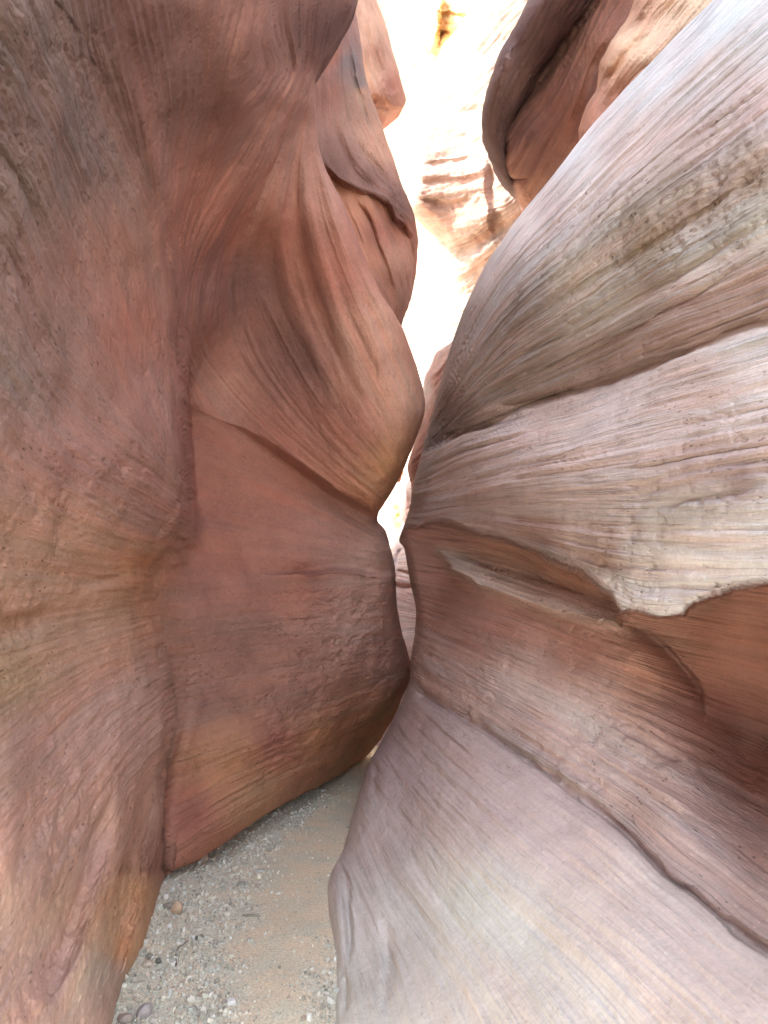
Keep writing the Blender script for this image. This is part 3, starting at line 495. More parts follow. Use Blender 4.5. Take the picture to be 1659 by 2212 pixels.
right_feats = [
  ('bump', [(960, 945), (1130, 878), (1300, 822), (1460, 762), (1659, 682), (1800, 630)], .075, 6, 13, 'notaper'),
  ('bump', [(1060, 880), (1150, 862), (1250, 838)], .05, 8, 8),
  ('bump', [(940, 925), (1100, 830), (1300, 745), (1500, 640), (1700, 520)], .028, 6, 10), ('bump', [(960, 880), (1100, 780), (1300, 690), (1500, 570), (1700, 440)], .02, 5, 10),
  ('bump', [(980, 830), (1100, 720), (1250, 620), (1450, 500), (1700, 330)], .02, 6, 12), ('bump', [(1010, 700), (1150, 560), (1330, 420), (1550, 240), (1700, 120)], .025, 8, 12),
  ('bump', [(1130, 520), (1280, 370), (1450, 220), (1650, 40)], .025, 8, 16), ('bump', [(1250, 470), (1400, 350), (1600, 190)], -.02, 12, 20), ('bump', [(1200, 760), (1400, 660), (1650, 500)], -.01, 20, 20),
  ('bump', [(1659, 1040), (1600, 1062), (1480, 1085), (1380, 1098)], .03, 7, 12), ('bump', [(900, 1080), (1050, 1062), (1250, 1050)], -.02, 20, 20), ('bump', [(1659, 870), (1450, 930), (1200, 1000)], .012, 6, 12),
  ('bump', [(1000, 1160), (1150, 1190), (1300, 1215), (1450, 1222), (1659, 1212)], .02, 5, 8), ('bump', [(1180, 1165), (1300, 1190), (1420, 1205)], -.03, 10, 14),
  ('bump', [(1345, 1255), (1420, 1268), (1560, 1262), (1659, 1248)], .025, 5, 9), ('bump', [(1345, 1285), (1400, 1296), (1470, 1300)], -.03, 8, 10),
  ('bump', [(960, 1192), (1060, 1218), (1150, 1244), (1250, 1276), (1325, 1302)], .10, 9, 7),
  ('bump', [(1335, 1325), (1400, 1370), (1470, 1435), (1515, 1500), (1512, 1590)], .05, 6, 14), ('bump', [(1330, 1380), (1400, 1430), (1470, 1490)], -.06, 40, 40),
  ('bump', [(920, 1500), (1000, 1548), (1120, 1628), (1250, 1716), (1340, 1788), (1430, 1880), (1510, 1938), (1600, 2015), (1700, 2085)], .055, 7, 20, 'notaper', 2.0),
  ('bump', [(1090, 1420), (1250, 1490), (1400, 1600), (1600, 1730)], .02, 8, 16), ('bump', [(940, 1440), (1100, 1520), (1300, 1640), (1500, 1790), (1650, 1900)], .02, 8, 14),
  # cracks and dimples of the base
  ('bump', [(730, 1840), (737, 1868), (748, 1910), (750, 1960), (756, 2010), (757, 2060), (752, 2100)], .085, 6, 9, '', .3), ('bump', [(800, 1630), (814, 1680), (810, 1730)], .07, 9, 10), ('bump', [(820, 1960), (832, 2020), (838, 2080), (830, 2200)], .05, 14, 10),
  ('bump', [(746, 2100), (749, 2150), (746, 2210)], .05, 6, 8, '', .3), ('bump', [(770, 1760), (765, 1850), (775, 1960), (790, 2100)], .03, 20, 30), ('bump', [(900, 1480), (930, 1520), (960, 1540)], .06, 10, 10),
]
M_ = M_RIGHT
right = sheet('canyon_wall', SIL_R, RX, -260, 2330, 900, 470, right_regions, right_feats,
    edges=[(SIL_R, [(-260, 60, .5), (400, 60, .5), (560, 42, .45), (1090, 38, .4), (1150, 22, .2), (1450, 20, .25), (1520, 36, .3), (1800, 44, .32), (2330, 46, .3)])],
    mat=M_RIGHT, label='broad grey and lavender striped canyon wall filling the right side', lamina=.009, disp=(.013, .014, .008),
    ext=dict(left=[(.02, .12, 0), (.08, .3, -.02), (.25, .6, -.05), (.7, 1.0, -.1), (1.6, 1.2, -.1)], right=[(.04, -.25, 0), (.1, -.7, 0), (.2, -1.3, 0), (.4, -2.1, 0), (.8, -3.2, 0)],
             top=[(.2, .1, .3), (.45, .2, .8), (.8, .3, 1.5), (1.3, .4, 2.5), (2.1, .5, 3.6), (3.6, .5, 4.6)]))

# ================================================================== ROCK BEHIND, LEFT
SIL_D = [(700, -260), (745, -80), (765, 20), (780, 80), (792, 150), (806, 210), (827, 270), (838, 310), (850, 345), (862, 385), (884, 430), (898, 470), (906, 515), (905, 560), (897, 620), (884, 660), (868, 696), (858, 760), (850, 850)]
sheet('rock_slab', [(600, -260), (600, 300), (660, 500), (700, 850)], SIL_D, -260, 850, 420, 150, [
  dict(part='upper_slab', ctrl=[(620, -200, 5.2), (760, 20, 5.6), (700, 150, 5.2), (700, 300, 5.1), (800, 200, 5.6), (830, 300, 5.7), (760, 330, 5.3), (800, 420, 5.35), (880, 430, 5.7), (740, 420, 5.15), (905, 520, 6.0), (860, 480, 5.5), (900, 600, 6.0), (870, 700, 6.0), (700, 800, 5.4)],
     strata=[(0, [(690, 120), (700, 300), (740, 400), (840, 450), (890, 500)]), (.3, [(730, 80), (745, 250), (790, 360), (860, 430)]), (.6, [(760, 30), (780, 200), (820, 300), (880, 430)]), (-.4, [(650, 200), (700, 500), (800, 700)])],
     col=[(720, 200, (.27, .13, .10)), (740, 350, (.20, .11, .095)), (780, 200, (.40, .24, .17)), (820, 320, (.50, .30, .22)), (860, 440, (.20, .11, .095)), (800, 380, (.25, .14, .12)), (755, 130, (.20, .16, .16)), (780, 180, (.20, .165, .165)), (900, 500, RED), (720, 120, RED)], sig=50, pits=[(760, 150, .8), (840, 380, 1.0), (700, 300, .3)]),
  dict(part='under_face', label='smooth orange red face tucked under the rough slab', w=7, cw=8, warp=(5, 16), poly=[(700, 360), (735, 392), (775, 412), (810, 424), (836, 442), (852, 475), (875, 490), (889, 512), (896, 560), (890, 640), (860, 720), (860, 900), (600, 900), (600, 360)],
     ctrl=[(730, 400, 5.3), (800, 430, 5.45), (850, 490, 5.65), (890, 530, 5.95), (780, 520, 5.25), (850, 600, 5.55), (870, 690, 5.85), (750, 450, 5.25), (800, 600, 5.2), (700, 800, 5.2), (885, 620, 5.95)],
     strata=[(0, [(730, 400), (790, 520), (850, 640), (868, 700)]), (.3, [(800, 430), (850, 540), (880, 640)]), (-.3, [(700, 420), (740, 550), (800, 700)])],
     col=[(760, 450, (.40, .19, .12)), (820, 500, RED), (860, 560, (.42, .22, .16)), (880, 640, (.38, .2, .15)), (790, 560, (.40, .19, .12)), (840, 640, (.38, .19, .14))], sig=60, pits=[(800, 500, .1)])],
  [('bump', [(742, 400), (790, 470), (830, 570), (862, 680)], .10, 7, 14), ('bump', [(738, 400), (770, 480), (800, 560)], -.05, 12, 6), ('bump', [(752, 60), (760, 150), (785, 230), (800, 300)], .05, 6, 8), ('bump', [(770, 300), (800, 350), (850, 400)], .04, 8, 14),
   ('bump', [(720, 240), (740, 330), (790, 400), (840, 425)], .05, 10, 16), ('bump', [(790, 150), (810, 240), (840, 330)], -.04, 6, 6)],
  edges=[(SIL_D, [(0, 26, .3)])], mat=M_LEFT, label='rough red slab jutting out behind the folded left wall, with a smooth face under it', cat_='rock slab', disp=(.02, .03, .015),
  ext=dict(right=[(-.03, .1, 0), (-.15, .3, 0), (-.5, .7, 0), (-1.5, 1.2, 0)], left=[(-.4, -.1, 0), (-1.2, -.2, 0)], top=[(0, .1, .5), (-.1, .2, 1.3), (-.3, .2, 2.4), (-.8, .2, 4)]))
SIL_E = [(770, -260), (800, -80), (816, 0), (838, 60), (852, 110), (864, 150), (876, 205), (875, 228), (868, 238), (846, 250), (832, 264), (826, 280), (810, 330), (790, 420)]
sheet('rock_outcrop', [(640, -260), (700, 420)], SIL_E, -260, 420, 240, 90, [
  dict(part='pale_face', ctrl=[(700, -200, 7.2), (760, 20, 7.2), (815, 0, 8.2), (830, 150, 8.0), (800, 100, 7.4), (875, 210, 8.8), (830, 190, 7.8), (780, 250, 7.3), (700, 400, 7.0)],
     strata=[(0, [(770, 20), (810, 180), (830, 250)]), (.5, [(816, 0), (850, 110), (876, 210)]), (-.5, [(700, 50), (740, 250), (760, 400)])],
     col=[(800, 60, (.52, .33, .24)), (830, 120, (.46, .28, .22)), (800, 160, (.56, .36, .25)), (850, 180, RED)], pits=[(800, 100, .4)]),
  dict(part='red_face', w=5, cw=5, warp=(4, 16), poly=[(780, 205), (792, 222), (810, 208), (832, 216), (850, 235), (868, 240), (960, 260), (960, 500), (600, 500), (640, 205)],
     ctrl=[(790, 215, 7.7), (832, 216, 8.1), (870, 240, 8.9), (800, 260, 7.9), (830, 250, 8.3), (820, 300, 8.2), (700, 400, 7.2), (780, 400, 7.8)],
     strata=[(0, [(780, 220), (850, 240)]), (.5, [(780, 320), (850, 330)])], col=[(820, 240, (.44, .24, .18)), (800, 300, RED)], pits=[(800, 100, .1)])],
  [('bump', [(790, 40), (815, 120), (840, 200)], .1, 6, 12), ('bump', [(850, 190), (852, 225), (845, 250)], -.12, 8, 8)],
  edges=[(SIL_E, [(0, 22, .5)])], mat=M_LEFT, label='smaller red outcrop with a blunt chin high behind the slab, against the glare', cat_='rock outcrop', disp=(.03, .05, .01),
  ext=dict(right=[(-.05, .2, 0), (-.3, .6, 0), (-1.2, 1.2, 0)], left=[(-1, 0, 0)], top=[(.05, .1, 1), (0, .2, 2.2), (-.3, .3, 4)]))

# ================================================================== ROCK BEHIND, RIGHT
SIL_G = [(1290, -260), (1200, -100), (1142, 0), (1104, 68), (1080, 108), (1064, 160), (1054, 200), (1047, 246), (1049, 300), (1060, 342), (1082, 396), (1112, 430), (1126, 457), (1150, 520), (1180, 640)]
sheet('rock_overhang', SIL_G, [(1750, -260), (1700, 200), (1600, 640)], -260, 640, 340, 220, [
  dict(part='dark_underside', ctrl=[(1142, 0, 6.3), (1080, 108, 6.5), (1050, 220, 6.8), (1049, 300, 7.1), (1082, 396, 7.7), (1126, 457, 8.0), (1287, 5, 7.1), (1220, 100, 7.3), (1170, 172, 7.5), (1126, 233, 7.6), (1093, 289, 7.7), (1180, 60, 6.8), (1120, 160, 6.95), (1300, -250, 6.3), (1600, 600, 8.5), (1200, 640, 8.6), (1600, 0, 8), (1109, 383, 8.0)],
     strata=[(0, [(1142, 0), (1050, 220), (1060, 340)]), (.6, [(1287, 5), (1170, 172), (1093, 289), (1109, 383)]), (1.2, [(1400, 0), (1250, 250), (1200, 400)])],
     col=[(1150, 100, (.095, .055, .052)), (1080, 250, (.09, .053, .05)), (1200, 60, (.095, .052, .048)), (1070, 130, (.18, .12, .115))], pits=[(1100, 100, .5)]),  # underside colour lowered to stand in for deep shade
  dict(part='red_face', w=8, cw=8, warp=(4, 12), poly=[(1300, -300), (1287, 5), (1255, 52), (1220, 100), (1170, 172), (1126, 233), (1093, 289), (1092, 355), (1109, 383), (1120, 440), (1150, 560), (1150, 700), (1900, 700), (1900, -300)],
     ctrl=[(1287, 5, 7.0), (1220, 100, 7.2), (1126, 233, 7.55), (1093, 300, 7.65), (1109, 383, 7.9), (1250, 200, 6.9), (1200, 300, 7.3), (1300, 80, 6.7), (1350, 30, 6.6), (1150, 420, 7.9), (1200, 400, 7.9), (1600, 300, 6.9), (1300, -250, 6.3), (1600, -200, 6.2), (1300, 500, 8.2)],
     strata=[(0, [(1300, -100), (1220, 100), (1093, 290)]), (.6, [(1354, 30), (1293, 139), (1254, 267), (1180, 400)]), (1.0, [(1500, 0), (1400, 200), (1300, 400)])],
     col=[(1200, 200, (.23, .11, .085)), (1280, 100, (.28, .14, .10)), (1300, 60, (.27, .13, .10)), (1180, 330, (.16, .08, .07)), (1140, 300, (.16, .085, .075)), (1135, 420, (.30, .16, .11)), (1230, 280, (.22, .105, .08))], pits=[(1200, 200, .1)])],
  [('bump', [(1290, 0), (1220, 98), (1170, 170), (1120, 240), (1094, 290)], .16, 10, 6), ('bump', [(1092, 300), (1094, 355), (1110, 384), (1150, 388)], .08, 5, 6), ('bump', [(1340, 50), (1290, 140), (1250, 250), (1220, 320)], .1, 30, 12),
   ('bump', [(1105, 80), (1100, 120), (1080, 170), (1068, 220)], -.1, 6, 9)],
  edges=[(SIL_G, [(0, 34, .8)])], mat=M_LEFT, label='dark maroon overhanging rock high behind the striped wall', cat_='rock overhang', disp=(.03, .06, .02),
  ext=dict(left=[(.15, .2, .05), (.5, .6, .1), (1.5, 1.0, .2)], right=[(.8, -.5, 0), (2, -1, 0)], top=[(.1, -.3, .4), (.5, -.6, 1.0), (1.2, -.8, 1.8), (2.5, -.8, 2.6)]))
SIL_H = [(1500, -260), (1400, -80), (1356, 30), (1335, 62), (1315, 94), (1296, 135), (1290, 165), (1284, 195), (1266, 225), (1254, 265), (1250, 300), (1260, 420)]
sheet('rock_hump', SIL_H, [(1900, -260), (1700, 420)], -260, 420, 240, 160, [
  dict(part='cream_crest', ctrl=[(1356, 30, 5.9), (1296, 135, 5.9), (1254, 265, 5.9), (1450, 0, 5.1), (1380, 120, 5.3), (1320, 220, 5.6), (1500, -200, 5), (1700, 0, 4.6), (1600, 300, 4.9), (1260, 400, 5.9)],
     strata=[(0, [(1356, 30), (1296, 135), (1254, 265)]), (.4, [(1420, 20), (1350, 130), (1290, 230)]), (.8, [(1520, 0), (1440, 100), (1350, 200)])],
     col=[(1450, 20, (.62, .48, .36)), (1380, 100, (.58, .42, .30)), (1420, 90, (.60, .44, .34)), (1330, 150, (.48, .29, .19)), (1380, 20, (.46, .28, .2)), (1300, 170, (.42, .25, .18)), (1290, 240, (.42, .22, .16)), (1350, 190, (.44, .24, .17))], sig=45, pits=[(1400, 100, .3)])],
  [('bump', [(1400, 30), (1370, 60), (1325, 95)], .09, 7, 12), ('bump', [(1405, 60), (1345, 130), (1300, 180), (1275, 215)], .08, 10, 8), ('bump', [(1480, 30), (1420, 90), (1350, 160), (1300, 215)], -.06, 14, 20), ('bump', [(1500, 50), (1430, 120), (1360, 180)], .04, 6, 8), ('bump', [(1340, 80), (1310, 130), (1300, 160)], -.08, 14, 16)],
  edges=[(SIL_H, [(0, 30, .4)])], mat=M_LEFT, label='cream and orange knobbed rock between the dark overhang and the striped wall', cat_='rock', disp=(.025, .04, .01),
  ext=dict(left=[(.1, .2, 0), (.5, .5, 0), (1.2, .8, 0)], right=[(.6, -.3, 0), (1.5, -.5, 0)], top=[(.2, -.1, .4), (.7, -.1, .9), (1.6, -.1, 1.6), (3, 0, 2)]))

# ================================================================== SUNLIT ROCK FAR DOWN THE SLOT
SIL_I = [(1150, -260), (1085, -80), (1031, 0), (1008, 37), (987, 68), (960, 100), (940, 136), (915, 200), (900, 260), (890, 320), (884, 370), (881, 410), (883, 445), (900, 470), (925, 492), (945, 515), (952, 545), (957, 585), (962, 612), (950, 650), (930, 690), (915, 740), (905, 800), (880, 1000)]
far_cols = [(1070, 40, (.33, .235, .19)), (1085, 180, (.31, .215, .17)), (970, 150, (.62, .52, .44)), (1000, 270, (.42, .32, .26)), (930, 350, (.36, .25, .20)), (930, 410, (.32, .21, .165)), (960, 470, (.33, .215, .16)), (1080, 440, (.34, .24, .19)), (1040, 350, (.40, .30, .25)), (1000, 560, (.38, .27, .22)), (950, 700, (.8, .72, .64))]
sheet('sunlit_cliff', SIL_I, [(1400, -260), (1300, 1000)], -260, 1000, 420, 150, [
  dict(ctrl=[(1031, 0, 12.5), (940, 136, 13), (890, 320, 12.5), (884, 440, 12), (945, 515, 12.2), (957, 585, 12.4), (930, 690, 12.6), (1100, 0, 11.3), (1100, 250, 11), (1000, 300, 11.8), (1000, 450, 11.4), (1100, 450, 10.6), (1000, 560, 11.8), (1100, 560, 11), (1000, 700, 12), (1300, 0, 10), (1300, 800, 10), (900, 950, 12.8)],
     strata=[(0, [(1130, 60), (1060, 150), (990, 220), (900, 260)]), (.9, [(1100, 240), (1000, 300), (890, 330)]), (1.5, [(1100, 330), (1000, 380), (885, 400)]), (2.1, [(1100, 440), (1000, 465), (930, 480), (890, 470)]), (2.7, [(1130, 470), (1060, 540), (1000, 580), (958, 600)]), (3.6, [(1100, 600), (1000, 680), (940, 700)])],
     col=far_cols, sig=80, pits=[(940, 450, .8), (1000, 200, .1), (1060, 100, .2)])],
  [('bump', [(885, 440), (950, 500), (1000, 505), (1060, 460), (1115, 400)], -.18, 24, 16), ('bump', [(952, 540), (990, 552), (1050, 510), (1120, 470)], .15, 14, 18), ('bump', [(960, 600), (1000, 580), (1050, 540), (1110, 500)], -.15, 12, 14),
   ('bump', [(885, 400), (960, 392), (1060, 378)], .12, 7, 10), ('bump', [(890, 350), (950, 352), (1060, 330)], .1, 6, 8), ('bump', [(888, 425), (960, 440), (1040, 420)], .1, 6, 8), ('bump', [(1060, 330), (1058, 400), (1066, 450), (1070, 520)], .2, 14, 9),
   ('bump', [(1110, 60), (1060, 110), (1000, 150)], .1, 8, 12), ('bump', [(1080, 220), (1020, 240), (980, 250)], .08, 6, 10)],
  edges=[(SIL_I, [(0, 34, 1.0)])], mat=M_FAR, label='sunlit pale cliff with crumpled pink beds glowing at the far end of the slot', cat_='cliff', disp=(.045, .06, .015), parts=False,
  ext=dict(left=[(.2, .4, 0), (.8, 1.2, 0), (2.5, 2.5, 0)], right=[(1, -.5, 0), (3, -1.2, 0)], top=[(.2, .1, 1), (.5, .2, 2.2), (1, .3, 4), (2, .4, 7)]))
SIL_J = [(905, -260), (900, -80), (893, 0), (898, 40), (905, 85), (918, 110), (930, 136), (938, 170), (945, 260)]
sheet('yellow_cliff', SIL_J, [(1250, -260), (1100, 260)], -260, 260, 160, 100, [
  dict(ctrl=[(893, 0, 20), (905, 85, 20), (940, 150, 20), (950, 0, 18.5), (945, 60, 18.5), (960, 90, 18.2), (1030, 0, 17), (1100, 0, 16), (1100, 200, 17), (950, -250, 20), (1200, -200, 16)],
     strata=[(0, [(940, -60), (1030, -30)]), (1, [(940, 10), (1030, 20)]), (2, [(935, 70), (1000, 80)]), (3, [(930, 130), (990, 140)])],
     col=[(910, 30, (.80, .72, .45)), (950, 60, (.60, .38, .16)), (1000, 30, (.66, .44, .18)), (940, 120, (.58, .36, .2)), (970, 5, (.58, .38, .2))], sig=25, pits=[(950, 50, .5)])],
  [('bump', [(945, 45), (970, 30), (1010, 38)], .2, 6, 10), ('bump', [(940, 80), (965, 72), (985, 78)], .2, 6, 8), ('bump', [(953, -20), (944, 50), (935, 120)], -.8, 8, 10)],
  edges=[(SIL_J, [(0, 16, 1.0)])], mat=M_FAR, label='yellow orange rock wall glimpsed at the top of the gap above the sunlit cliff', cat_='cliff', disp=(.06, .1, .03), parts=False,
  ext=dict(left=[(.5, 1, 0), (1.5, 3, 0)], top=[(.2, .1, 2), (.5, .2, 5), (1, .3, 8)]))
# great pale cliff closing the view behind everything
sheet('far_cliff', [(560, -260), (560, 1500)], [(1400, -260), (1400, 1500)], -260, 1500, 140, 80, [
  dict(ctrl=[(560, 0, 24), (900, 0, 27), (1400, 0, 24), (560, 1500, 22), (900, 800, 26), (1400, 1500, 22), (860, 1150, 22), (900, 300, 27)],
     strata=[(0, [(500, 0), (1400, -20)]), (4, [(500, 500), (1400, 470)]), (8, [(500, 1000), (1400, 1000)])],
     col=[(860, 200, (.72, .66, .56)), (880, 250, (.78, .73, .58)), (900, 600, (.72, .62, .52)), (850, 1150, (.7, .62, .56))], pits=[(900, 300, .2)])],
  mat=M_FAR, label='blindingly bright pale cliff closing the view behind the slot', cat_='cliff', disp=(.3, .5, .1), parts=False,
  ext=dict(left=[(-3, 1, 0), (-8, 0, 0)], right=[(4, 0, 0), (9, -1, 0)], top=[(0, .5, 2), (0, 2, 4)]))

# pieces seen through the narrow slot
SIL_K = [(1060, 690), (1000, 715), (974, 737), (940, 764), (926, 795), (917, 815), (913, 850), (916, 890), (904, 935), (888, 985), (881, 1010), (886, 1035), (892, 1056), (905, 1200)]
sheet('rock_fin', SIL_K, [(1200, 690), (1100, 1200)], 690, 1200, 200, 70, [
  dict(ctrl=[(990, 640, 8.4), (930, 792, 7.6), (919, 880, 7.4), (881, 1010, 7.2), (892, 1056, 7.2), (974, 740, 7.0), (960, 850, 6.6), (940, 950, 6.5), (1100, 700, 6.4), (1100, 1100, 6)],
     strata=[(0, [(930, 790), (974, 740), (1050, 700)]), (.3, [(925, 840), (970, 800)]), (1.2, [(890, 1050), (950, 1000)])],
     col=[(945, 770, (.52, .38, .33)), (940, 830, (.36, .19, .15)), (922, 840, (.46, .40, .37)), (930, 900, (.34, .18, .14)), (900, 1000, (.34, .18, .14))], sig=25, pits=[(940, 800, .4)])],
  [('bump', [(924, 812), (945, 800), (974, 765)], -.12, 6, 6), ('bump', [(926, 820), (928, 870), (924, 920)], .15, 4, 8)],
  edges=[(SIL_K, [(0, 12, .4)])], mat=M_LEFT, label='narrow dark red fin of rock wedged in the slot between the two walls', cat_='rock fin', disp=(.02, .04, .01), parts=False,
  ext=dict(left=[(.1, .3, 0), (.5, .8, 0)], right=[(.5, 0, 0)]))
SIL_K2 = [(905, 960), (880, 1000), (874, 1018), (868, 1050), (866, 1090), (868, 1120), (872, 1140), (874, 1300)]
sheet('rock_fin', SIL_K2, [(1000, 960), (1000, 1300)], 960, 1300, 110, 50, [
  dict(ctrl=[(880, 1000, 9.6), (868, 1060, 9.4), (870, 1130, 9.4), (890, 1050, 8.6), (1000, 1000, 8), (1000, 1300, 8)],
     strata=[(0, [(868, 1000), (900, 960)]), (1, [(866, 1100), (900, 1080)]), (2, [(866, 1200), (900, 1180)])],
     col=[(872, 1040, (.62, .56, .54)), (880, 1030, (.55, .50, .48)), (886, 1090, (.34, .22, .2))], sig=12, pits=[(880, 1050, .5)])],
  [('bump', [(876, 1020), (874, 1080), (874, 1130)], -.12, 5, 5)],
  edges=[(SIL_K2, [(0, 8, .4)])], mat=M_RIGHT, label='thin pale grey fin beside the yellow rock in the slot', cat_='rock fin', disp=(.03, .04, .01), parts=False, ext=dict(left=[(.1, .4, 0), (.5, 1, 0)]))
SIL_K3 = [(866, 1020), (852, 1060), (841, 1092), (842, 1110), (850, 1128), (856, 1137), (862, 1142), (872, 1146), (885, 1150)]
sheet('yellow_outcrop', [(866, 1010), (852, 1060), (841, 1092), (844, 1110), (850, 1128), (860, 1145)], [(930, 1010), (930, 1145)], 1010, 1145, 60, 40, [
  dict(ctrl=[(866, 1020, 14), (841, 1092, 14), (860, 1145, 14), (880, 1060, 13), (930, 1010, 12.5), (930, 1145, 12.5), (862, 1100, 13.2)],
     strata=[(0, [(850, 1040), (880, 1020)]), (1, [(845, 1090), (875, 1110)]), (2, [(850, 1130), (880, 1140)])],
     col=[(855, 1060, (.56, .36, .27)), (855, 1095, (.60, .40, .2)), (862, 1125, (.62, .40, .16))], sig=12, pits=[(850, 1080, .4)])],
  [('bump', [(842, 1095), (856, 1100), (866, 1125)], .25, 4, 6)], edges=[(SIL_K3[:6], [(0, 8, .5)])], mat=M_FAR, label='small yellow orange outcrop glimpsed through the slot above the glare', cat_='rock outcrop', disp=(.05, .1, .03), parts=False,
  ext=dict(left=[(.3, .5, 0), (1, 1.5, 0)]))
SIL_K4 = [(870, 1130), (858, 1150), (845, 1178), (838, 1210), (830, 1300), (820, 1500), (800, 1700)]
sheet('pale_outcrop', SIL_K4, [(960, 1130), (1000, 1700)], 1130, 1700, 220, 70, [
  dict(ctrl=[(870, 1130, 8.8), (845, 1178, 8.4), (835, 1250, 8), (880, 1200, 7.8), (880, 1300, 7.3), (870, 1400, 7.0), (960, 1150, 7.5), (1000, 1500, 6.5), (820, 1500, 7), (800, 1700, 6.7)],
     strata=[(0, [(840, 1190), (880, 1170)]), (.6, [(840, 1240), (900, 1250)]), (1.2, [(840, 1280), (900, 1300)]), (2.4, [(840, 1420), (900, 1400)])],
     col=[(860, 1190, (.78, .74, .73)), (875, 1240, (.76, .69, .69)), (870, 1275, (.60, .48, .48)), (880, 1320, (.76, .70, .70)), (885, 1380, (.80, .77, .77))], sig=25, pits=[(870, 1250, .2)])],
  [('bump', [(842, 1262), (870, 1270), (900, 1268)], .12, 4, 7), ('bump', [(872, 1180), (862, 1200), (852, 1235)], .12, 4, 6), ('bump', [(850, 1232), (880, 1240), (900, 1236)], .06, 3, 4)],
  edges=[(SIL_K4[:4], [(0, 10, .5)])], mat=M_RIGHT, label='pale lavender rock with thin stripes, lowest piece seen through the slot', cat_='rock outcrop', disp=(.008, .03, .004), parts=False,
  ext=dict(left=[(-.05, .5, -.1), (0, 1.5, -.2)], right=[(1, 0, 0)]))

# ================================================================== FLOOR
def sand_mask(p):
    """1 = bare sand path, 0 = gravel;  p: n x 2 (world x,y)"""
    cx = np.interp(p[:, 1], [-2, 2.2, 2.6, 3.2, 4.0, 5.0, 6.5, 9], [-.3, -.33, -.36, -.42, -.36, -.28, -.1, .1])
    wd = np.interp(p[:, 1], [2, 2.6, 3.0, 3.5, 4.2, 5, 6.5], [.22, .20, .13, .20, .24, .2, .24])
    q = np.hstack([p, np.zeros((len(p), 1))])
    return smooth((wd - np.abs(p[:, 0] - cx)) / .22 + .5 + .8 * fbm(q * 3.2, 4, 91))
gx, gy = np.meshgrid(np.linspace(-3.2, 3.2, 460), np.linspace(-6, 9, 900))
near = np.stack([gx, gy], -1).reshape(-1, 2)
pz = np.hstack([near, np.zeros((len(near), 1))]); sm = sand_mask(near)
hz = .02 * fbm(pz * 1.1, 3, 8) + .007 * fbm(pz * 7, 3, 9) + (1 - sm) * .006 * fbm(pz * 24, 3, 10)
V = np.hstack([near, hz[:, None]]); idx = np.arange(len(V)).reshape(gx.shape)
Q = np.stack([idx[:-1, :-1], idx[:-1, 1:], idx[1:, 1:], idx[1:, :-1]], -1).reshape(-1, 4)
mf = bpy.data.materials.new('sandy_gravel'); mf.use_nodes = True; N = mf.node_tree.nodes; Lk = mf.node_tree.links; bs = N['Principled BSDF']
bs.inputs['Roughness'].default_value = .95; bs.inputs['Specular IOR Level'].default_value = .15
tc = N.new('ShaderNodeTexCoord'); at = N.new('ShaderNodeAttribute'); at.attribute_name = 'sand'
n1 = N.new('ShaderNodeTexNoise'); n1.inputs['Scale'].default_value = 110; n1.inputs['Detail'].default_value = 6; n1.inputs['Roughness'].default_value = .75
n2 = N.new('ShaderNodeTexNoise'); n2.inputs['Scale'].default_value = 6; n2.inputs['Detail'].default_value = 5
for n_ in (n1, n2): Lk.new(tc.outputs['Object'], n_.inputs['Vector'])
mx = N.new('ShaderNodeMix'); mx.data_type = 'RGBA'; mx.inputs[6].default_value = (.80, .77, .65, 1); mx.inputs[7].default_value = (.84, .76, .60, 1); Lk.new(at.outputs['Fac'], mx.inputs[0])
r1 = N.new('ShaderNodeValToRGB'); r1.color_ramp.elements[0].position = .32; r1.color_ramp.elements[0].color = (.62, .62, .62, 1); r1.color_ramp.elements[1].position = .7; r1.color_ramp.elements[1].color = (1.2, 1.2, 1.2, 1)
Lk.new(n1.outputs['Fac'], r1.inputs[0])
r2 = N.new('ShaderNodeValToRGB'); r2.color_ramp.elements[0].position = .35; r2.color_ramp.elements[0].color = (.92, .96, .95, 1); r2.color_ramp.elements[1].position = .65; r2.color_ramp.elements[1].color = (1.08, 1.0, .92, 1)
Lk.new(n2.outputs['Fac'], r2.inputs[0])
ma = N.new('ShaderNodeMix'); ma.data_type = 'RGBA'; ma.blend_type = 'MULTIPLY'; ma.inputs[0].default_value = 1; Lk.new(mx.outputs[2], ma.inputs[6]); Lk.new(r1.outputs[0], ma.inputs[7])
mb = N.new('ShaderNodeMix'); mb.data_type = 'RGBA'; mb.blend_type = 'MULTIPLY'; mb.inputs[0].default_value = 1; Lk.new(ma.outputs[2], mb.inputs[6]); Lk.new(r2.outputs[0], mb.inputs[7]); Lk.new(mb.outputs[2], bs.inputs['Base Color'])
bu = N.new('ShaderNodeBump'); bu.inputs['Strength'].default_value = .6; bu.inputs['Distance'].default_value = .01; Lk.new(n1.outputs['Fac'], bu.inputs['Height']); Lk.new(bu.outputs[0], bs.inputs['Normal'])
fo = mesh_from('canyon_floor', V, Q, {'sand': (sm, 'FLOAT')}, mf); fo['kind'] = 'structure'; fo['label'] = 'sandy gravel floor of the slot canyon'
def floor_z(x, y):
    p = np.array([[x, y, 0.]]); s = sand_mask(p[:, :2])
    return float(.02 * fbm(p * 1.1, 3, 8)[0] + .007 * fbm(p * 7, 3, 9)[0])
V = np.array([(-200, -200, -.12), (200, -200, -.12), (200, 300, -.12), (-200, 300, -.12)], float)
g = mesh_from('desert_ground', V, np.array([[0, 1, 2, 3]]), {'sand': (np.ones(4), 'FLOAT')}, mf); g['kind'] = 'structure'

